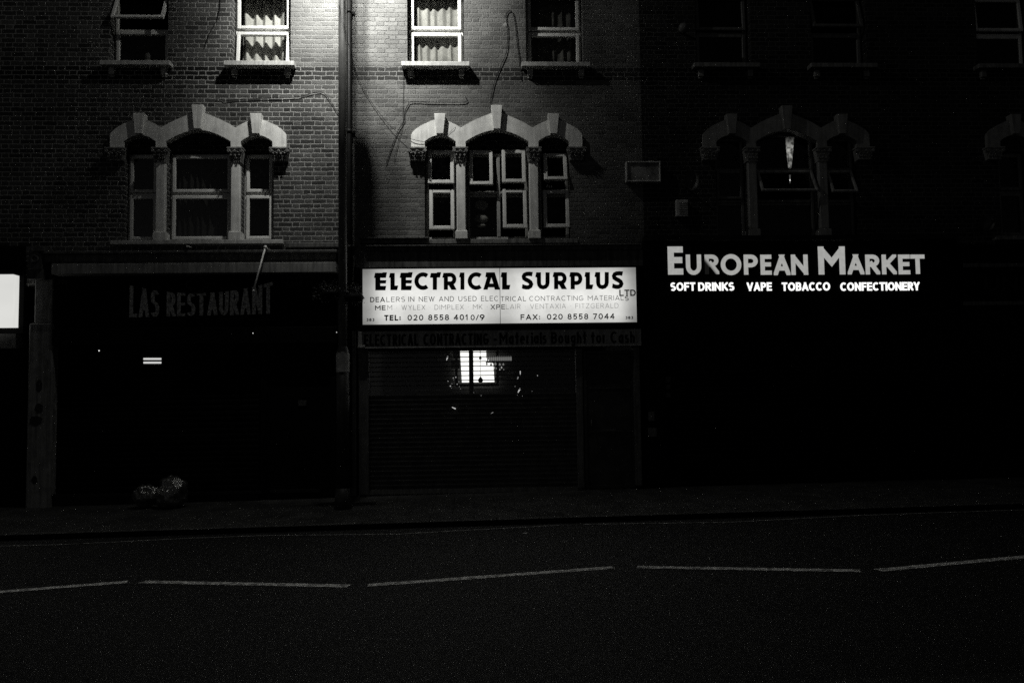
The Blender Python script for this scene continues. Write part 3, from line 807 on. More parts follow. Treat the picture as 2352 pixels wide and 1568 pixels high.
# far-left lit sign
fl = thing('lit_sign_panel', 'bright blank light box sign cut off by the left edge', 'sign', (PX(-60, 690, -.22), -.22, PZ(-60, 690, -.22)))
M['panel_left'] = emis('panel_left', .8, 1., lambda k: k.math('MULTIPLY', k.mr(k.noise(2, 2), .2, .8, .95, 1.05), .70))
bxp(MB(), -340, 29, 631, 752, -.24, -.05).obj('light_box', M['panel_left'], fl)
bxp(MB(), -346, 33, 625, 631, -.25, .05).obj('top_trim', M['dark'], fl)
partbox('fascia_board', (-340, 36, 768, 802), -.12, .1, M['render'], houses[0])
partbox('shopfront', (-420, 55, 802, 1165), -.02, .1, M['black'], houses[0])
partbox('fascia', (-420, 55, 566, 768), -.04, .1, M['black'], houses[0])

# --- centre house
h2 = houses[2]
mb = MB()
bxp(mb, 822, 984, 544.5, 547.5, -.14, .05); bxp(mb, 826, 980, 550, 558, -.10, .05); bxp(mb, 838, 1474, 561.5, 564, -.16, .05); bxp(mb, 838, 1474, 564, 575, -.12, .05)
mb.obj('cornice', M['render'], h2, bevel=.005)
partbox('fascia_render', (818, 1478, 575, 612), -.08, .1, M['render'], h2)
partbox('fascia_back', (812, 1478, 612, 760), -.02, .1, M['black'], h2)
fb = partbox('fascia_board', (822, 1473, 758, 797), -.16, .1, paint('board_paint', .42, .4, .6), h2, .006)
Yf = -.162
text('ELECTRICAL CONTRACTING - ', PX(836, 778, Yf), PX(1150, 778, Yf), PZ(1000, 793, Yf), PZ(1000, 766, Yf), Yf, .17, M['fascia_text'], fb, gap=.10, wide=.5, space=.3)
text('Materials Bought for Cash', PX(1147, 776, Yf), PX(1458, 776, Yf), PZ(1300, 789, Yf), PZ(1300, 762, Yf), Yf, .17, M['fascia_text'], fb, gap=.16, wide=.95, space=.26, lowclip=True)
nb = MB(); bxp(nb, 822, 838, 792, 797, -.175, -.16); nb.obj('edge_trim', M['box'], fb)
# jambs, grille and door leaf
partbox('jamb', (806, 818, 760, 1138), -.06, .1, M['render'], h2)
partbox('jamb', (824, 847, 800, 1136), -.04, .1, M['fascia_grey'], h2, .006)
partbox('jamb', (1325, 1340, 800, 1120), -.03, .1, M['fascia_grey'], h2, .006)
partbox('jamb', (1458, 1472, 797, 1115), -.10, .1, M['cornice'], h2, .006)
partbox('shutter_box', (847, 1325, 797, 804), -.05, .2, M['dark'], h2)
ga = rect(847, 1325, 803, 1128, 0.); zg = zwall(.3)+.03
slats(ga[0], ga[1], zg, ga[3], .02, .0755, .0135, M['shutter'], h2, 'roller_grille', .018, back=False)
# closed lower curtain of the same shutter: solid ribbed slats below eye level
slats(ga[0], ga[1], zg, PZ(1090, 905, .03), .045, .0378, .03, M['shutter'], h2, 'roller_shutter', .008)
sb = MB(); sb.box(ga[0], ga[1], 0, .06, zg-.04, zg+.03); sb.obj('bottom_rail', M['fascia_grey'], h2)
gl_ = MB(); gl_.face([(ga[0], .09, zg), (ga[1], .09, zg), (ga[1], .09, ga[3]), (ga[0], .09, ga[3])]); gl_.obj('shop_window_pane', M['shop_glass'], h2)
ml = MB(); q = rect(1077.5, 1088, 795, 1000, .10); ml.box(q[0], q[1], .10, .16, 1.6, q[3]+.1); ml.obj('mullion', M['black'], h2)
da = rect(1342, 1457, 805, 1112, 0.)
dm = MB(); frame_bars(dm, da[0], da[1], zwall(da[0])+.01, da[3], -.02, .05, .05); dm.box(da[0]+.05, da[1]-.05, .0, .04, zwall(da[0])+.06, da[3]-.05)
for z in (1.0, 1.7): dm.box(da[0]+.05, da[1]-.05, -.012, .0, z, z+.02)
dd = dm.obj('door', mat('door_paint', .025, .5, .3, 4, .5), h2, bevel=.005)
hm = MB(); hm.cyl((da[0]+.11, -.05, 1.05), (da[0]+.11, -.05, 1.2), .009); hm.obj('handle', M['shutter'], dd)
partbox('letter_plate', (1383, 1415, 985, 990), -.02, .0, M['shutter'], h2)
# shop room behind the window
sr_ = MB(); X0, X1 = ga[0]-.1, da[1]; z0_, z1_ = .02, 2.62
sr_.raw = True
for q in ([(X0, 3.6, z0_), (X1, 3.6, z0_), (X1, 3.6, z1_), (X0, 3.6, z1_)], [(X0, .12, z0_), (X0, 3.6, z0_), (X0, 3.6, z1_), (X0, .12, z1_)], [(X1, .12, z0_), (X1, 3.6, z0_), (X1, 3.6, z1_), (X1, .12, z1_)],
          [(X0, .12, z1_), (X1, .12, z1_), (X1, 3.6, z1_), (X0, 3.6, z1_)], [(X0, .12, z0_), (X1, .12, z0_), (X1, 3.6, z0_), (X0, 3.6, z0_)]): sr_.face(q)
sr_.obj('shop_room', M['shop_interior'], h2)
# lit back window
Yw = 3.4
lb_ = thing('lit_back_window', 'glaring white rear window seen through the shop grille', 'window', (PX(1098, 876, Yw), Yw, PZ(1098, 876, Yw)))
M['glare'] = emis('glare', 1., 1.6)
g = MB(); g.face([(P(a_, b_, Yw)[0], Yw, P(a_, b_, Yw)[1]) for a_, b_ in ((1061, 878), (1135.5, 877), (1133, 835), (1117, 822), (1116, 790), (1056, 790))]); g.obj('lit_pane', M['glare'], lb_)
fr_ = MB(); q = rect(1050, 1141, 788, 881, Yw)
frame_bars(fr_, q[0]-.04, q[1]+.04, q[2]-.05, q[3]+.05, Yw+.01, Yw+.1, .05); fr_.obj('frame', M['interior'], lb_)
# stock in the shop
def chain(px, py0, py1, Y, lab):
    t = thing('hanging_chain_lamp', lab, 'hanging lamp', (PX(px, py0, Y), Y, PZ(px, py0, Y)), 'chain hung lamps in the shop window')
    c = MB(); z0 = PZ(px, py1, Y); z1 = PZ(px, py0, Y); x = PX(px, py0, Y); z = z1; i = 0
    while z > z0:
        if i % 2: c.ring((x, Y, z), .009, .0022, 'x', n=8, m=4, sz=1.7)
        else: c.ring((x, Y, z), .009, .0022, 'y', n=8, m=4, sz=1.7)
        z -= .026; i += 1
    c.obj('chain', M['pipe'], t)
    s_ = MB()
    for zz, rr in ((PZ(px, 822, Y), .03), (z0-.02, .055)):
        s_.cyl((x, Y, zz+rr), (x, Y, zz-rr*.2), .006, rr, 12); s_.ball((x, Y, zz-rr*.3), rr*.8, (1, 1, .8))
    s_.obj('shade', M['interior'], t); return t
chain(1103, 805, 869, 1.2, 'dark pendant lamp on a chain against the glaring rear window')
M['bulb_dim2'] = emis('bead_glow', .25)  # emission for the painted glints
M['bulb'] = emis('bulb_glow', .6, .8); M['bulb_dim'] = emis('bulb_dim', .2, 1.)  # emission stands in for light caught by the shop stock
def stock_shelf(px0, px1, py, Y, lab):
    t = thing('shelf', lab, 'shelf', (PX(px0, py, Y), Y, PZ(px0, py, Y)))
    q = rect(px0, px1, py, py+3, Y); s_ = MB(); s_.box(q[0], q[1], Y-.1, Y+.12, q[2], q[3]); s_.obj('board', M['shop_interior'], t)
    return t, q
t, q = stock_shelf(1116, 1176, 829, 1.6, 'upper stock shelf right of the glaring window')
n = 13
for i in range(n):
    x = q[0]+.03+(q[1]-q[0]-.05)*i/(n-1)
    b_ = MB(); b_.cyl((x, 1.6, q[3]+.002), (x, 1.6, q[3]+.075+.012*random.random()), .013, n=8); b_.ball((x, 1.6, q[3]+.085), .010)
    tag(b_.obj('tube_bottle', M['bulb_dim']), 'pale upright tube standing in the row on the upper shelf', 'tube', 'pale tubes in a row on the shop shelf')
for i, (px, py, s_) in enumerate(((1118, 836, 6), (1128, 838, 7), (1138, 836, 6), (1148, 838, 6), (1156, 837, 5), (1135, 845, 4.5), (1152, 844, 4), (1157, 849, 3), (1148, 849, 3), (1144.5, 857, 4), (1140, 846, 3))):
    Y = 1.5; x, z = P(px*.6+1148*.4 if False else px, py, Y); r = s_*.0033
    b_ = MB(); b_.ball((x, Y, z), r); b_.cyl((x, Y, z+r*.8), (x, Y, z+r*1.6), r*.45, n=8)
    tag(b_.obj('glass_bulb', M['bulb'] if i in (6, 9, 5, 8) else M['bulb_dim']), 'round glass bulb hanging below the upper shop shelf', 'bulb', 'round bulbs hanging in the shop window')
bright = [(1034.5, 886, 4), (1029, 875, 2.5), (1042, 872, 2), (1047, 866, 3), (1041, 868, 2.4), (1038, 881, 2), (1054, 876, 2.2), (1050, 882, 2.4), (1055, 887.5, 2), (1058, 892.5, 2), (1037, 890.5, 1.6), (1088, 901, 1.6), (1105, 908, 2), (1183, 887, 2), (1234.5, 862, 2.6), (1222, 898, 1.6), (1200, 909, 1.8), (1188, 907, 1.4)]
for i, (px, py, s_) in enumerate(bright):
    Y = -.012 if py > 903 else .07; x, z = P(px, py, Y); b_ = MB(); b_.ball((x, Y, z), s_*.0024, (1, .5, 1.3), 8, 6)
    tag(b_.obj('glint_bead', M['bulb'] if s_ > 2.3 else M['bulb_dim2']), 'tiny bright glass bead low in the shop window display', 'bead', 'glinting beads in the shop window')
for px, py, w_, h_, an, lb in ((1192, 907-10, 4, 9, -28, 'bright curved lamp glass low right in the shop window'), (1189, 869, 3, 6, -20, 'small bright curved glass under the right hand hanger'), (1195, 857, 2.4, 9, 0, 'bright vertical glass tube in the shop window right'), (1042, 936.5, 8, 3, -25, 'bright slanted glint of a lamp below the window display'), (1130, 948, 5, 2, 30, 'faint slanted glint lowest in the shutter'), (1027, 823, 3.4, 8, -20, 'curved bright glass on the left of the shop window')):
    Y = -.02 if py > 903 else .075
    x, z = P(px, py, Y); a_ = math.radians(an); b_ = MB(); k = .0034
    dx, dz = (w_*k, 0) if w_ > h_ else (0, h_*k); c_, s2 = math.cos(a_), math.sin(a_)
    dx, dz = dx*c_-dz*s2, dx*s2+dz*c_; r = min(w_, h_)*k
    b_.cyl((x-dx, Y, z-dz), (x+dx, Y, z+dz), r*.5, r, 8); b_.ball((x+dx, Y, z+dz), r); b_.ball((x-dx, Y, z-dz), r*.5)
    tag(b_.obj('curved_lamp_glass', M['bulb'] if (w_+h_) > 10.5 else M['bulb_dim']), lb, 'lamp glass')  # glints painted as lamp glass with its own glow
for i, (a_, b_, c_, d_, m_) in enumerate(((1012, 1022, 808, 817, .05), (1025, 1034, 809, 818, .08), (1040, 1056, 806, 822, .12), (1004, 1028, 822, 832, .07), (1036, 1056, 826, 846, .07), (1140, 1180, 850, 862, .05), (1137, 1190, 866, 872, .045))):
    q = rect(a_, b_, c_, d_, .9); k = MB(); k.box(q[0], q[1], .9, 1.05, q[2], q[3])
    tag(k.obj('stock_carton', mat('carton%d' % i, .5, .8, .1, 20, .6)), ('stock carton, first from left in the top row', 'stock carton, second in the top row', 'tall stock carton touching the glaring window', 'wide flat carton under the curved glass', 'square carton below the tall one', 'long pale carton right of the glaring window', 'thin long carton lowest on the right')[i], 'carton', 'cartons stacked behind the shop grille')

# --- the bright electrical sign
Yg = -.24
es = thing('light_box_sign', 'bright white light box sign with black lettering for electrical surplus', 'sign', (PX(1147, 680, Yg), Yg, PZ(1147, 744, Yg)))
sx0 = PX(833, 680, Yg); sx1 = PX(1461.5, 680, Yg); sz0 = PZ(1147, 742.5, Yg); sz1 = PZ(1147, 615.5, Yg); sxm = PX(1148.5, 680, Yg)
def signfn(left):
    xa, xb = (sx0, sxm) if left else (sxm, sx1)
    def fn(k):
        pv, x = k.pos()
        e1 = k.mr(x[0], xa, xa+.42, .36 if left else .74, 1.); e2 = k.mr(x[0], xb-.36, xb, 1., .74 if left else .40)
        z1 = k.mr(x[2], sz0, sz0+.14, .80, 1.); z2 = k.mr(x[2], sz1-.16, sz1, 1., .70)
        tub = k.math('MULTIPLY', k.mr(x[2], sz0+.15, sz0+.40, 0, 1), k.mr(x[2], sz0+.40, sz1-.1, 1, 0))
        ns = k.noise(3.2, 3, pv); n2 = k.noise(80, 2, pv)
        v = k.math('MULTIPLY', k.math('MULTIPLY', e1, e2), k.math('MULTIPLY', z1, z2))
        v = k.math('MULTIPLY', v, k.mr(tub, 0, 1, .69, .82)); v = k.math('MULTIPLY', v, k.mr(ns, .3, .7, .92, 1.08))
        return k.math('MULTIPLY', v, k.mr(n2, .3, .7, .95, 1.05))
    return fn
for left in (1, 0):
    xa, xb = (sx0, sxm-.004) if left else (sxm+.004, sx1)
    m_ = emis('sign_face', 1, 1., signfn(left)); b_ = MB(); b_.box(xa, xb, Yg, Yg+.18, sz0, sz1); b_.obj('light_panel', m_, es)
fr_ = MB(); frame_bars(fr_, sx0-.03, sx1+.03, sz0-.03, sz1+.025, Yg-.004, Yg+.2, .0295); fr_.box(sxm-.004, sxm+.004, Yg+.002, Yg+.1, sz0, sz1)
fr_.obj('frame', M['dark'], es)
Yt = Yg-.003
def za(X, Yp): v = ((890+X/5.88)*.91875, (650+Yp/5.88)*.91875); return P(*v, Yt)
def zbp(X, Yp): return za(X+1999.2, Yp)
lt = MB(); lt.raw = True; lay = [0]
def poly(pts, f=za):
    lay[0] += 1; y = Yt-.0004*(lay[0] % 7); q = [f(*p) for p in pts]
    # concave outlines are triangulated by mathutils
    from mathutils.geometry import tessellate_polygon
    vs = [Vector((a, b, 0)) for a, b in q]
    for tr in tessellate_polygon([vs]): lt.face([(vs[i].x, y, vs[i].y) for i in tr])
def strk(pts, t=62, f=za):
    lay[0] += 1; y = Yt-.0004*(lay[0] % 7)
    # no end extension: build with butt ends
    q = [Vector(f(*p)) for p in pts]; tt = t/5.88*.91875*.00700
    L_, R_ = [], []
    for i in range(len(q)):
        a = q[max(0, i-1)]; b = q[min(len(q)-1, i+1)]; d = (b-a).normalized(); n = Vector((-d.y, d.x))*tt/2
        L_.append(q[i]+n); R_.append(q[i]-n)
    for i in range(len(q)-1): lt.face([(p.x, y, p.y) for p in (L_[i], L_[i+1], R_[i+1], R_[i])])
def ell(cx, cyy, rx, ry, a0, a1, n=20): return [(cx+rx*math.cos(math.radians(a0+(a1-a0)*i/n)), cyy-ry*math.sin(math.radians(a0+(a1-a0)*i/n))) for i in range(n+1)]
E_ = [(283, 445), (283, 265), (263, 262), (280, 188), (385, 188), (395, 180), (456, 180), (440, 262), (358, 262), (358, 295), (447, 295), (437, 345), (358, 345), (358, 380), (444, 380), (432, 445)]
poly(E_); poly([(x+378, y-2) for x, y in E_])
L_1 = [(505, 442), (505, 262), (484, 258), (500, 190), (570, 190), (570, 375), (622, 375), (605, 442)]
poly(L_1)
strk(ell(985, 310, 96, 99, 50, 310))
poly([(1128, 438), (1128, 262), (1085, 258), (1100, 190), (1185, 190), (1195, 178), (1252, 178), (1235, 258), (1192, 258), (1190, 438)])
def Rr(dx, dy, f):
    poly([(1290+dx, 438+dy), (1290+dx, 262+dy), (1268+dx, 258+dy), (1285+dx, 188+dy), (1352+dx, 188+dy), (1352+dx, 438+dy)], f)
    strk([(1345+dx, 217+dy), (1390+dx, 217+dy)]+ell(1390+dx, 280+dy, 56, 63, 85, -85, 12)+[(1390+dx, 343+dy), (1345+dx, 343+dy)], 60, f)
    poly([(1352+dx, 340+dy), (1432+dx, 345+dy), (1480+dx, 438+dy), (1402+dx, 438+dy), (1360+dx, 366+dy)], f)
Rr(0, 0, za)
poly([(1535, 436), (1535, 255), (1515, 250), (1530, 183), (1594, 183), (1594, 436)])
strk(ell(1768, 309, 96, 99, 50, 310))
poly([(1870, 436), (1925, 255), (1900, 250), (1912, 180), (1978, 180), (1992, 255), (1965, 345), (1945, 400), (1935, 436)])
poly([(1976, 180), (2040, 180), (2118, 436), (2040, 436), (2030, 400), (2018, 345), (1990, 255)])
poly([(1963, 345), (2020, 345), (2032, 402), (1943, 402)])
poly([(2147, 434), (2147, 255), (2125, 250), (2140, 180), (2219, 180), (2219, 365), (2270, 365), (2255, 434)])
def Ss(dx, dy):
    f = zbp
    strk([(594+dx, 210+dy), (570+dx, 205+dy), (545+dx, 203+dy), (505+dx, 205+dy), (478+dx, 218+dy), (466+dx, 242+dy), (472+dx, 268+dy), (500+dx, 288+dy), (535+dx, 305+dy), (565+dx, 328+dy), (577+dx, 355+dy), (565+dx, 384+dy), (535+dx, 402+dy), (500+dx, 402+dy), (470+dx, 395+dy), (450+dx, 386+dy)], 64, f)
    poly([(530+dx, 180+dy), (545+dx, 170+dy), (602+dx, 176+dy), (580+dx, 240+dy), (560+dx, 235+dy)], f)
    poly([(447+dx, 352+dy), (470+dx, 360+dy), (460+dx, 425+dy), (438+dx, 415+dy)], f)
def Uu(dx, dy):
    f = zbp
    poly([(635+dx, 248+dy), (650+dx, 180+dy), (720+dx, 180+dy), (720+dx, 260+dy), (657+dx, 256+dy)], f)
    strk([(689+dx, 190+dy), (690+dx, 335+dy), (697+dx, 368+dy), (717+dx, 392+dy), (751+dx, 402+dy), (786+dx, 392+dy), (808+dx, 368+dy), (816+dx, 335+dy), (817+dx, 180+dy)], 62, f)
Ss(0, 0); Uu(0, 0); Rr(-378, -10, zbp)
poly([(1155, 430), (1155, 250), (1135, 245), (1150, 178), (1218, 178), (1218, 430)], zbp)
strk([(1210, 209), (1245, 209)]+ell(1245, 273, 54, 64, 85, -85, 12)+[(1245, 337), (1210, 337)], 60, zbp)
poly([(1377, 430), (1377, 250), (1358, 245), (1372, 178), (1440, 178), (1440, 360), (1490, 360), (1473, 430)], zbp)
Uu(870, -3); Ss(1326, -8)
lt.obj('lettering', M['text_black'], es)
def zr(f, X0_, X1_, Yb, Ytp):
    a_ = f(X0_, Yb); b_ = f(X1_, Ytp); return a_[0], b_[0], a_[1], f(X0_, Ytp)[1]
def et(s_, f, X0_, X1_, yb, ytp, t, m_, **k):
    a_ = zr(f, X0_, X1_, yb, ytp); return text(s_, a_[0], a_[1], a_[2], a_[3], Yt-.003, t, m_, es, **k)
M['t1'] = emis('thin_letter', .09); M['t2'] = emis('thin_letter_pale', .25); M['t3'] = emis('thin_letter_faint', .33)
M['t1'] = mat('thin_letter', .02, .9, 0); 
def tl_(v):
    k = N('translucent_ink'); tr = k.n('ShaderNodeBsdfTransparent'); tr.inputs[0].default_value = (v, v, v, 1); k.l(tr.outputs[0], k.out.inputs[0]); return k.m
M['ink1'] = tl_(.02); M['ink2'] = tl_(.2); M['ink3'] = tl_(.03)
et('DEA', za, 208, 425, 620, 545, .17, M['ink3'], gap=.22)
et('LERS', za, 448, 720, 616, 543, .11, M['ink1'], gap=.25)
et('IN NEW AND USED ELEC', za, 770, 2092, 613, 538, .11, M['ink1'], gap=.25)
et('TRICAL', zbp, 128, 500, 606, 534, .115, M['ink1'], gap=.25)
et('CONTRACTING MATERIAL', zbp, 548, 1935, 602, 530, .10, M['ink1'], gap=.25)
et('S', zbp, 1952, 2008, 598, 528, .15, M['ink3'])
et('ME', za, 280, 435, 738, 668, .19, M['ink3'], gap=.25)
et('M . WYLEX . DIMPLEX . MK .', za, 462, 1930, 736, 664, .09, M['ink2'], gap=.27)
et('XPE', za, 1980, 2190, 726, 654, .15, M['ink3'], gap=.25)
et('LAIR . VENTAXIA . FITZGERALD', zbp, 205, 1858, 720, 648, .075, M['ink2'], gap=.27)
et('TEL:', za, 415, 655, 892, 808, .24, M['text_black'], gap=.22)
et('020 8558 401', za, 758, 1640, 890, 805, .18, M['text_black'], gap=.26, space=.35)
et('0/', za, 1685, 1805, 884, 803, .17, M['text_black'], gap=.22)
et('9', za, 1818, 1890, 884, 798, .2, M['text_black'])
et('FAX:', zbp, 420, 705, 880, 798, .19, M['text_black'], gap=.26)
et('020 8558 7044', zbp, 808, 1800, 876, 792, .18, M['text_black'], gap=.26, space=.35)
et('383', za, 152, 272, 900, 856, .24, M['ink3'], gap=.2)
et('383', zbp, 1960, 2075, 868, 826, .24, M['text_black'], gap=.2)
et('LTD', zbp, 1872, 2112, 530, 436, .2, M['text_black'], gap=.12)

# --- right house: market sign, black shutters
h3 = houses[3]
partbox('fascia', (1478, 2200, 552, 700), -.10, .1, M['black'], h3)
partbox('shutter_box', (1490, 2200, 700, 760), -.14, .1, M['black'], h3)
mb = MB(); bxp(mb, 1480, 2200, 540, 550, -.2, .05); mb.obj('cornice', M['dark'], h3)
for a_, b_ in ((1530, 1880), (1900, 2150)):
    q = rect(a_, b_, 760, 1105, 0.); slats(q[0], q[1], zwall(q[0])+.02, q[3], .03, .09, .09, M['shutter_dark'], h3)
for a_, b_ in ((1482, 1530), (1880, 1900), (2150, 2200)): partbox('pilaster', (a_, b_, 760, 1112), -.05, .1, M['black'], h3)
ms = thing('shop_sign', 'glowing European Market lettering on a black fascia', 'sign', (PX(1828, 630, -.12), -.12, PZ(1828, 690, -.12)))
bxp(MB(), 1500, 2165, 556, 694, -.12, -.105).obj('sign_panel', M['black'], ms)
Ym = -.125
def zm(X, Yp): return P((1640+X/3.36)*.91875, (590+Yp/3.36)*.91875, Ym-.015)
M['chan'] = emis('channel_letter', .36, 1., lambda k: k.math('MULTIPLY', k.mr(k.noise(6, 3), .3, .7, .92, 1.08), .37))
rx, rz = zm(440, 235)
M['chan_r'] = emis('channel_letter_failing', .36, 1., lambda k: (lambda pv, x: k.math('MULTIPLY', k.mr(k.math('ADD', x[2], k.math('MULTIPLY', k.math('SUBTRACT', x[0], rx), 1.3)), rz-.05, rz+.06, .02, 1.), .34))(*k.pos()))
def big(s_, X0_, X1_, yb, ytp, t, **k):
    X0_ += 5; X1_ -= 4
    a_ = zm(X0_, yb); b_ = zm(X1_, ytp); return text(s_, a_[0], b_[0], a_[1], zm(X0_, ytp)[1], Ym, t, M['chan'], ms, name='letter', depth=.015, split=True, **k)
big('E', 98, 228, 324, 88, .215)
for s_, a_, b_, yb, yt_ in (('U', 250, 382, 326, 156), ('R', 408, 530, 320, 156), ('O', 543, 718, 328, 152), ('P', 737, 857, 324, 156), ('E', 877, 972, 325, 157), ('A', 988, 1128, 328, 156), ('N', 1135, 1277, 326, 156),
                      ('A', 1610, 1748, 322, 154), ('R', 1760, 1880, 322, 156), ('K', 1898, 2020, 321, 156), ('E', 2037, 2134, 321, 156), ('T', 2140, 2258, 318, 156)):
    o = big(s_, a_, b_, yb, yt_, .205)
    if s_ == 'R' and a_ == 408: o[0].data.materials[0] = M['chan_r']; o[0]['label'] = 'letter R with its lower left stroke failing'
big('M', 1364, 1588, 323, 88, .20)
M['small_glow'] = emis('small_glow', 1., 1.25)
for s_, a_, b_ in (('SOFT', 124, 330), ('DRINKS', 357, 657), ('VAPE', 766, 972), ('TOBACCO', 1060, 1462), ('CONFECTIONERY', 1552, 2214)):
    p_ = zm(a_, 460); q_ = zm(b_, 390); text(s_, p_[0], q_[0], p_[1], q_[1] if False else zm(a_, 390)[1], Ym, .20, M['small_glow'], ms, depth=.012, gap=.11, wide=.88)
# far right shop
h4 = houses[4]
partbox('fascia', (2205, 2760, 560, 745), -.10, .1, M['black'], h4)
for yy in (607, 694): partbox('fascia_trim', (2215, 2760, yy-4, yy+4.5), -.13, -.10, M['render'], h4)
fs = thing('shop_sign', 'barely visible unlit shop sign at the far right edge', 'sign', (PX(2400, 650, -.12), -.12, PZ(2400, 694, -.12)))
bxp(MB(), 2222, 2755, 612, 689, -.118, -.105).obj('sign_panel', M['black'], fs)
text('UNI', PX(2262, 650, -.12), PX(2352, 650, -.12), PZ(2300, 668, -.12), PZ(2300, 635, -.12), -.119, .2, mat('faint_letter', .02, .7, .05), fs, gap=.2)
partbox('shopfront', (2165, 2760, 745, 1100), -.02, .1, M['black'], h4)
# faint entryphone, notices on the pilaster of the market
pn_ = thing('entry_phone', 'small dark entry phone beside the market shutters', 'entry phone', (PX(1496, 955, -.07), -.07, PZ(1496, 955, -.07)))
bxp(MB(), 1490, 1503, 945, 966, -.075, -.05).obj('case', M['render'], pn_); q = P(1496, 956, -.08); bt = MB(); bt.ball((q[0], -.077, q[1]), .012, (1, .5, 1)); bt.obj('button', M['box'], pn_)
tag(bxp(MB(), 1489, 1508, 982, 1002, -.07, -.052).obj('notice', M['render']), 'small faded notice below the entry phone', 'notice')
for i, (py, hh, lb) in enumerate(((872, 14, 'topmost faded sticker in the column on the market shutter edge'), (888, 10, 'middle faded sticker on the market shutter edge'), (907, 10, 'lowest faded sticker on the market shutter edge'))):
    tag(bxp(MB(), 1528, 1540, py-hh/2, py+hh/2, -.004, .0).obj('sticker', M['render']), lb, 'sticker', 'stickers on the market shutter edge')

# ------------------------------------------------------------------ curtains and things in windows
def curtain(x0, x1, z0, z1, y, m, label, folds=9, amp=.03, seed=1, skirt=0., name='curtain'):
    rnd = random.Random(seed); n = 90; ph = [rnd.random()*6.28 for _ in range(5)]; mb = MB()
    cols = []
    for i in range(n+1):
        u = i/n; row = []
        for j in range(9):
            v = j/8
            yy = y + amp*math.sin(u*folds*6.28+ph[0]+.5*math.sin(u*5+ph[1])+.3*v) + amp*.16*math.sin(u*folds*1.7*6.28+ph[2]) + amp*.6*math.sin(u*7+ph[3]+v)
            xx = x0+(x1-x0)*u + .012*math.sin(v*3+u*20)
            row.append((xx, yy, z0+(z1-z0)*v + (skirt*math.sin(u*folds*6.28) if j == 0 else 0)))
        cols.append(row)
    i0 = len(mb.v)
    for r in cols: mb.v += r
    for i in range(n):
        for j in range(8):
            a = i0+i*9+j; mb.f.append((a, a+9, a+10, a+1)); mb.sm.append(True)
    mb.raw = True
    return tag(mb.obj(name, m), label, 'curtain')
X = XC[1]
curtain(X+.56, X+1.36, 7.02, 8.5, .42, M['curtain'], 'white pleated curtain in the brightest upstairs window left of the pole', 5, .037, 3)
X = XC[2]
curtain(X-1.34, X-.56, 7.02, 8.5, .30, M['curtain_grey'], 'stained pale curtain in the upstairs window right of the pole', 6, .02, 8)
curtain(X+.6, X+1.4, 7.02, 8.5, .37, M['curtain_dim'], 'dim curtain in the upstairs window of the rightmost lamplit bay', 6, .03, 5)
M['net'] = mat('net_curtain', .02, .9, .05)
curtain(XC[1]-.42, XC[1]+.42, 4.2, 5.6, .28, M['net'], 'dim net curtain behind the wide arched window over the restaurant', 8, .03, 6)
fc = thing('folded_cloth', 'folded cloths stacked behind the small lower light over the electrical sign', 'cloth', (PX(1107, 520, .22), .22, 4.22))
for px0, px1, py0, py1 in ((1091, 1119, 446, 456), (1090, 1121, 459, 482), (1090, 1122, 491, 512), (1094, 1116, 514, 522)):
    q = rect(px0, px1, py0, py1, .22); c_ = MB(); c_.ball(((q[0]+q[1])/2, .24, (q[2]+q[3])/2), .5, ((q[1]-q[0]), .09, (q[3]-q[2])), 16, 10)
    c_.obj('fold', M['curtain_grey'], fc)
q = P(340, 135, .3); b_ = MB(); b_.ball((q[0], .3, q[1]+.02), .075, (.85, .7, 1.1)); b_.cyl((q[0], .3, q[1]-.1), (q[0], .3, q[1]-.03), .04, .055)
tag(b_.obj('vase', M['plant']), 'round dim vase behind the upper left window pane', 'vase')
# stuff on the sash of the right light of the centre house
b_ = MB(); q = P(1263, 420, -.05)
for i in range(9): b_.ball((q[0]+random.uniform(-.04, .04), .1+random.uniform(-.05, .05), q[1]+random.uniform(-.05, .06)), random.uniform(.012, .022), (1, 1, 1.2), 7, 5)
tag(b_.obj('hanging_cloth', M['box']), 'crumpled rag hanging below the propped open sash', 'rag')
# hanging lamp glimpsed between curtains of the right house
Yh = .5
hl = thing('hanging_lantern', 'tapered lit lantern hanging behind the arched market window', 'lantern', (PX(1814, 400, Yh), Yh, PZ(1814, 400, Yh)))
M['lan'] = emis('lantern_glow', 1., 1., lambda k: (lambda pv, x: k.math('MULTIPLY', k.mr(k.noise(16, 4, pv), .35, .65, .12, .95), k.math('MULTIPLY', k.mr(x[2], PZ(1814, 372, Yh), PZ(1814, 352, Yh), .5, 1.), k.mr(x[2], PZ(1814, 350, Yh), PZ(1814, 318, Yh), .55, .06))))(*k.pos()))
t_ = P(1814, 318, Yh); b_ = P(1814, 385, Yh)
l_ = MB(); l_.cyl((t_[0], Yh, t_[1]), (b_[0], Yh, b_[1]), .075, .028, 10); l_.obj('shade', M['lan'], hl)
b2 = P(1814.5, 421, Yh); l_ = MB(); l_.cyl((b_[0], Yh, b_[1]-.02), (b2[0], Yh, b2[1]), .02, .006, 8); l_.obj('stem', emis('lan_dim', .08), hl)
q = P(1814.5, 414, Yh-.03); l_ = MB(); l_.ball((q[0], Yh-.03, q[1]), .009, (1, 1, 2)); l_.obj('drop', M['led'], hl)
l_ = MB(); l_.cyl((t_[0], Yh, t_[1]), (t_[0], Yh, 6.39), .008); l_.obj('cord', M['pipe'], hl)
q = P(1979, 388, .2); l_ = MB(); l_.ball((q[0], .2, q[1]), .012, (1, 1, 1.8)); tag(l_.obj('indicator_light', M['tube']), 'tiny light inside the right arched market window', 'light')

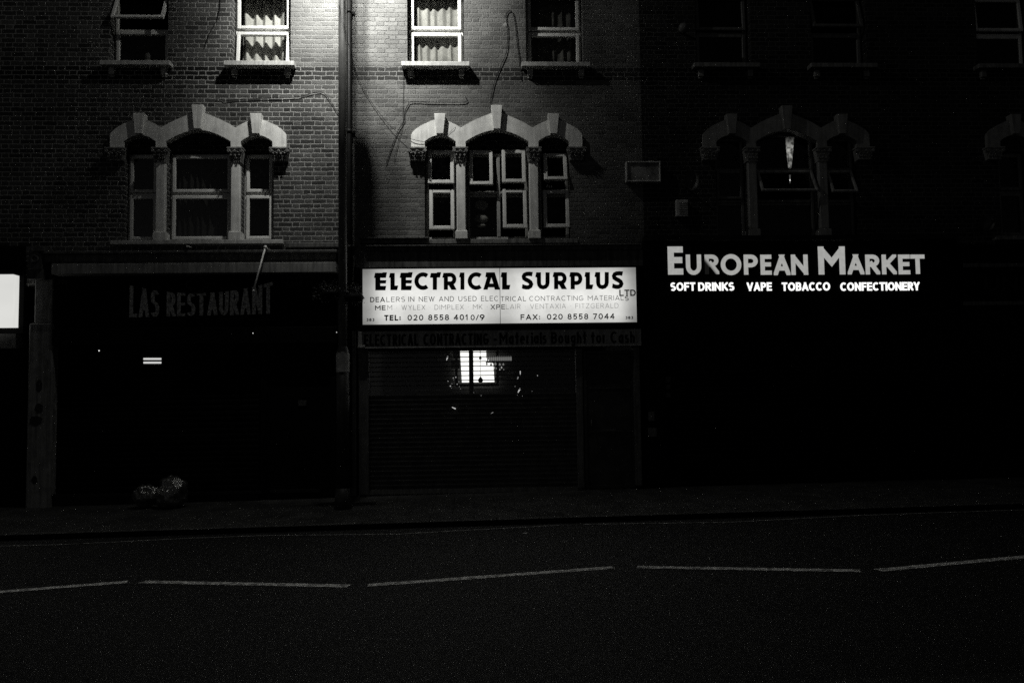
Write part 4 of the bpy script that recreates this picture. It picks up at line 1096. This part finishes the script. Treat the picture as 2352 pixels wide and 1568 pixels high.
# ------------------------------------------------------------------ wall fittings
ab = thing('junction_box', 'pale rectangular box with raised rim between the two right houses', 'box', (PX(1478, 394, -.1), -.1, PZ(1478, 418, -.1)))
q = rect(1438, 1518, 370.5, 418, -.12)
b_ = MB(); frame_bars(b_, q[0], q[1], q[2], q[3], -.13, 0., .028); b_.obj('rim', M['box'], ab, bevel=.01)
b_ = MB(); b_.box(q[0]+.028, q[1]-.028, -.10, 0., q[2]+.028, q[3]-.028); b_.obj('face', mat('box_face', .22, .5, .3, 6, .6), ab)
bb_ = thing('alarm_box', 'small louvred alarm box on the dark wall', 'alarm box', (PX(1565, 478, -.08), -.08, PZ(1565, 497, -.08)))
q = rect(1553, 1580, 459, 497, -.08); b_ = MB(); b_.box(q[0], q[1], -.09, 0, q[2], q[3]); b_.obj('case', M['box'], bb_, bevel=.008)
for i in range(6):
    z = q[2]+.03+i*.036; b_ = MB(); b_.box(q[0]+.05, q[1]-.01, -.097, -.088, z, z+.012); b_.obj('louvre', M['dish'], bb_)
def dish(px, py, r, label, m=M['dish'], sq=1.):
    x, z = P(px, py, -.35); t = thing('satellite_dish', label, 'satellite dish', (x, 0, z))
    b_ = MB(); n = 20; rings = 5; i0 = len(b_.v)
    for a_ in range(rings+1):
        rr = r*a_/rings
        for k in range(n):
            th = 2*math.pi*k/n; b_.v.append((x+rr*math.cos(th)*sq, -.25-.10*(1-(a_/rings)**2)*-1 - .1, z+rr*math.sin(th)))
    for a_ in range(rings):
        for k in range(n): b_.f.append((i0+a_*n+k, i0+a_*n+(k+1) % n, i0+(a_+1)*n+(k+1) % n, i0+(a_+1)*n+k)); b_.sm.append(True)
    b_.raw = True; b_.obj('reflector', m, t)
    b_ = MB(); b_.cyl((x, -.25, z), (x, 0, z-.05), .016); b_.cyl((x, -.3, z-r*.9), (x, -.5, z-.02), .008); b_.ball((x, -.5, z), .025); b_.obj('mount', M['dark'], t)
    return t
dish(1588, 414, .16, 'dim oval satellite dish on the dark wall beside the arched window', sq=.75)
dish(2268, 513, .12, 'faint round satellite dish at the far right', sq=1.)
q = P(1570, 65, -.2); lm = thing('globe_lamp', 'unlit round globe lamp on the dark wall near the top', 'lamp', (q[0], 0, q[1]))
b_ = MB(); b_.ball((q[0], -.2, q[1]), .085, (1, 1, 1), 16, 10); b_.obj('globe', M['dish'], lm); b_ = MB(); b_.cyl((q[0], -.2, q[1]), (q[0], 0, q[1]), .02); b_.obj('bracket', M['dark'], lm)
tag(MB().ball((PX(1162, 58, -.0), -.0, PZ(1162, 58, 0)), .04, (1.1, .3, .9), 12, 8).obj('plaster_patch', mat('plaster', .2, .9)), 'small pale plaster lump on the bricks between the lamplit upper windows', 'plaster patch')

# cables
def smooth(pts, n=5):
    out = []
    for i in range(len(pts)-1):
        p0 = pts[max(0, i-1)]; p1 = pts[i]; p2 = pts[i+1]; p3 = pts[min(len(pts)-1, i+2)]
        for k in range(n):
            t = k/n
            out.append(tuple(.5*((2*p1[j]) + (-p0[j]+p2[j])*t + (2*p0[j]-5*p1[j]+4*p2[j]-p3[j])*t*t + (-p0[j]+3*p1[j]-3*p2[j]+p3[j])*t**3) for j in range(len(p1))))
    out.append(pts[-1]); return out
def cable(pts, r, label, Y=-.02):
    q = []
    for p in pts:
        yy = p[2] if len(p) > 2 else Y; x, z = P(p[0], p[1], yy); q.append((x, yy, z))
    q = smooth(q); b_ = MB(); b_.tube(q, r*.55, 6)
    return tag(b_.obj('cable', M['cable']), label, 'cable', 'loose cables on the brickwork')
cable([(507, -60), (506, 0), (504, 22), (497, 49), (484, 71), (476, 90), (470, 110)], .011, 'thick cable hanging down between the two upper left windows')
cable([(497, 227), (511, 229), (515.5, 232), (543, 229.7), (592.6, 226.4), (658, 224.8), (691, 221.5), (722, 213), (742, 212.5), (757, 230), (771.5, 253), (782, 268)], .008, 'cable running level below the left sills then dropping to the pole')
cable([(779, 13, -1.25), (783, 33, -1.2), (789.5, 52.5, -1.2), (793.6, 74, -1.2), (800, 100, -.6), (808, 128, -.05), (816, 164, -.03), (829.5, 193.6, -.03), (844, 220, -.03), (861, 246, -.03), (892, 285, -.04), (918, 307.5, -.06), (948.4, 320.6, -.10), (978, 327, -.09)], .007, 'thin cable crossing the pole and sagging to the first arch')
cable([(927, 157), (927, 197), (925.5, 257), (925, 285), (914, 330), (905, 370)], .006, 'straight thin cable dropping from the sill right of the pole')
cable([(1069, 222), (1068, 234.6), (1003, 235.4), (947.6, 233.8), (937.8, 241), (929.6, 257), (928, 277.5), (914.6, 300), (903, 330), (886.5, 377)], .010, 'cable bending down left from a level run under the sill')
cable([(1124.7, 250), (1128.4, 221), (1136, 187.5), (1151, 150), (1164, 116), (1166, 67.5), (1162, 37.5), (1170, 25.5), (1179, 34), (1184.7, 67.5), (1188.4, 105), (1194, 146), (1196, 184)], .011, 'looped cable hanging over the middle arch of the lamplit house')
cable([(1026, 312, -.085), (1034, 303, -.085), (1044, 294, -.085), (1054, 287, -.02)], .004, 'short thin wire across the shoulder of the first arch')

# black downpipe on the party line
dp = thing('drainpipe', 'black rainwater pipe on the wall beside the lamp column', 'drainpipe', (PX(802, 560, -.08), 0, 3.5))
x_ = PX(802, 300, -.07); b_ = MB(); b_.cyl((x_, -.07, .2), (x_, -.07, ZT-.1), .042, n=14); b_.obj('pipe', M['pipe'], dp)
for z in (2.1, 4.0, 5.9, 7.9, 9.8):
    b_ = MB(); b_.cyl((x_, -.07, z), (x_, -.07, z+.06), .05, n=14); b_.box(x_-.09, x_+.09, -.035, 0., z+.01, z+.05); b_.obj('collar', M['pipe'], dp)

# ------------------------------------------------------------------ lamp column
CY = -1.15
cx1 = PX(787.5, 100, CY); cx2 = PX(786.5, 1160, CY); LX = (cx1+cx2)/2
zg_ = zpav(LX, CY)
lc = thing('street_lamp', 'tall street lamp column standing between restaurant and electrical shop', 'street lamp', (LX, CY, zg_))
zflare = PZ(787, 1118, CY); zwr0, zwr1 = PZ(787, 854, CY), PZ(787, 811, CY)
b_ = MB(); b_.cyl((LX, CY, zg_-.05), (LX, CY, zg_+.30), .135, .10, 20); b_.cyl((LX, CY, zg_+.30), (LX, CY, zwr1+.02), .095, .092, 20); b_.cyl((LX, CY, zwr1+.02), (LX, CY, zwr1+.1), .092, .064, 20, caps=False)
b_.obj('base', mat('column_base', .035, .5, .3), lc)
b_ = MB(); b_.cyl((LX, CY, zwr1+.09), (LX, CY, 9.85), .064, .058, 20); b_.obj('shaft', M['column'], lc)
b_ = MB(); b_.cyl((LX, CY, zwr0), (LX, CY, zwr1), .0975, n=20, caps=False); b_.obj('wrap', M['wrap'], lc)
LZ = 9.9; LYo = -2.1
b_ = MB(); b_.tube(smooth([(LX, CY, 9.8), (LX, CY-.05, 9.98), (LX-.0, CY-.25, 10.08), (LX, LYo+.1, 10.1)]), .03, 10); b_.obj('bracket', M['column'], lc)
b_ = MB(); b_.box(LX-.13, LX+.13, LYo-.33, LYo+.22, 10.0, 10.12); b_.obj('lantern', M['column'], lc, bevel=.03, seg=3)
M['lampglow'] = emis('lamp_glow', 1., 6.)
b_ = MB(); b_.box(LX-.09, LX+.09, LYo-.27, LYo+.1, 9.975, 9.999); b_.obj('lens', M['lampglow'], lc)
b_ = MB(); b_.cyl((LX, CY, 8.5), (LX+.06, -1.45, 8.5), .012); b_.cyl((LX+.075, -1.5, 8.30), (LX+.075, -1.5, 8.62), .09, .085, 14); b_.ball((LX+.075, -1.5, 8.62), .085, (1, 1, 1.2), 14, 8)
b_.obj('camera_housing', M['dark'], lc)  # unseen rounded block on an arm, added to cast the dark wall shape

def basket(px, py, Y, label, seed, w=.30, h=.30):
    rnd = random.Random(seed); x, z = P(px, py, Y); t = thing('hanging_basket', label, 'hanging basket', (x, Y, z), 'flower baskets hung on the lamp column')
    b_ = MB(); b_.ball((x, Y, z-.05), .13, (1.2, 1, .6), 12, 8); b_.obj('bowl', M['dark'], t)
    b_ = MB(); b_.cyl((x, Y, z+.1), (LX, CY, z+.16), .008); b_.obj('bracket_arm', M['dark'], t)
    lf = MB(); lf.raw = True
    for i in range(420):
        d = Vector((rnd.gauss(0, 1), rnd.gauss(0, 1), rnd.gauss(0, 1))).normalized()*rnd.uniform(.35, 1)
        c = Vector((x+d.x*w, Y+d.y*w*.6, z+d.z*h*.6-.12*abs(d.x)**2*rnd.random())); a_ = Vector((rnd.gauss(0, 1), rnd.gauss(0, 1), rnd.gauss(0, 1))).normalized()*rnd.uniform(.012, .026)
        bb2 = a_.orthogonal().normalized()*rnd.uniform(.006, .012)
        lf.face([c-a_, c+bb2, c+a_, c-bb2])
    lf.obj('foliage', M['leaf'], t)
basket(760, 668, CY+.02, 'trailing flower basket on the left of the lamp column', 3, .30)
basket(812, 676, CY-.02, 'smaller flower basket on the right of the lamp column', 5, .17)

# ------------------------------------------------------------------ bin bags
def bagmat():
    k = N('bin_bag_plastic'); pv, x = k.pos(); a_ = k.noise(9, 6, pv, .7)
    vor = k.n('ShaderNodeTexVoronoi'); vor.inputs['Scale'].default_value = 7; k.l(pv, vor.inputs['Vector'])
    h = k.math('ADD', k.math('MULTIPLY', a_, .4), vor.outputs['Distance']); k.princ(.2, .17, 1., .65, k.bump(h, .9, .05)); return k.m
M['bag'] = bagmat()
from mathutils import noise as mn
def bag(px, py, Y, blobs, label, seed):
    x, z = P(px, py, Y); z = zpav(x, Y); t = thing('bin_bag', label, 'bin bag', (x, Y, z), 'bin bags on the pavement')
    import bmesh
    bm = bmesh.new(); bmesh.ops.create_icosphere(bm, subdivisions=5, radius=1)
    off = Vector((seed*3.1, 0, seed))
    for v in bm.verts:
        n = v.co.normalized(); r = 0
        best = 0
        for (bx, by, bz, br) in blobs:      # union of spheres along direction n from the centre
            c = Vector((bx, by, bz)); b = n.dot(c); disc = b*b - c.dot(c) + br*br
            if disc > 0: best = max(best, b+math.sqrt(disc))
        r = max(best, .12)
        r *= 1 + .16*mn.noise(n*2.3+off) + .09*abs(mn.noise(n*6+off)) - .05*abs(mn.noise(n*14+off))
        v.co = n*r
    zmin = -.17
    for v in bm.verts:
        if v.co.z < zmin: v.co.z = zmin + (v.co.z-zmin)*.05
        v.co += Vector((x, Y, z+.175))
    for f in bm.faces: f.smooth = True
    me = bpy.data.meshes.new('plastic'); bm.to_mesh(me); bm.free(); me.materials.append(M['bag'])
    o = bpy.data.objects.new('plastic', me); COL.objects.link(o); o.parent = t; o.matrix_parent_inverse = parent_inv(t)
    return t
bag(393, 1160, -.55, [(0, 0, 0, .23), (-.05, .02, .17, .13), (.09, -.02, .12, .15)], 'larger shiny bin bag with two bulging lobes', 2)
bag(333, 1158, -.5, [(0, 0, 0, .17), (.1, 0, .0, .13)], 'small low bin bag leaning left of the larger one', 5)
for i, (px, py, lb) in enumerate(((1206/1.5077*.91875+918.75-0 if False else 1418, 1131, 'scrap of pale litter on the pavement near the shop door'), (1205, 1203.5, 'speck of pale litter in the gutter'), (417, 1171, 'thin pale litter scrap in front of the bin bags'))):
    x, y = G(px, py, -.0); b_ = MB(); zz = zpav(x, y) if y > KY+.1 else zroad(x)
    b_.v = [(x-.03, y, zz+.006), (x+.03, y-.01, zz+.008), (x+.028, y+.02, zz+.02), (x-.02, y+.025, zz+.012)]; b_.f = [(0, 1, 2, 3)]; b_.sm = [False]; b_.raw = True
    tag(b_.obj('paper_scrap', M['box']), lb, 'paper scrap')

# ------------------------------------------------------------------ light
world = bpy.data.worlds.new('World'); sc.world = world; world.use_nodes = True
nt = world.node_tree; nt.nodes.clear()
sky = nt.nodes.new('ShaderNodeTexSky'); sky.sky_type = 'NISHITA'; sky.sun_disc = False
sky.sun_elevation = math.radians(3); sky.sun_rotation = math.radians(200)
bw = nt.nodes.new('ShaderNodeRGBToBW'); bg = nt.nodes.new('ShaderNodeBackground'); wo = nt.nodes.new('ShaderNodeOutputWorld')
nt.links.new(sky.outputs[0], bw.inputs[0]); nt.links.new(bw.outputs[0], bg.inputs[0]); nt.links.new(bg.outputs[0], wo.inputs[0])
bg.inputs[1].default_value = .0065
def spot(name, loc, target, power, size, blend, radius):
    l = bpy.data.lights.new(name, 'SPOT'); l.energy = power; l.spot_size = math.radians(size); l.spot_blend = blend; l.shadow_soft_size = radius
    l.color = (1, 1, .965); o = bpy.data.objects.new(name, l); COL.objects.link(o); o.location = loc
    o.rotation_euler = (Vector(target)-Vector(loc)).to_track_quat('-Z', 'Y').to_euler(); return o
for dx in (-.085, .085):
    spot('street_lamp_light', (LX-.02+dx, LYo, 9.95), (LX+.1+dx, 0, 9.1), 1560, 122, 1., .045).scale = (.72, 1., 1.)
l = bpy.data.lights.new('street_lamp_spill', 'POINT'); l.energy = 130; l.shadow_soft_size = .06; l.color = (1, 1, .965)  # added fill at the lantern, brightens the far right house and road
o = bpy.data.objects.new('street_lamp_spill', l); COL.objects.link(o); o.location = (LX-.02, LYo, 9.95)

sc.view_settings.view_transform = 'Standard'; sc.view_settings.look = 'None'; sc.view_settings.exposure = 0; sc.view_settings.gamma = 1
sc.cycles.use_denoising = False
sc.cycles.max_bounces = 5; sc.cycles.diffuse_bounces = 2; sc.cycles.transparent_max_bounces = 12
sc.cycles.sample_clamp_indirect = 2.
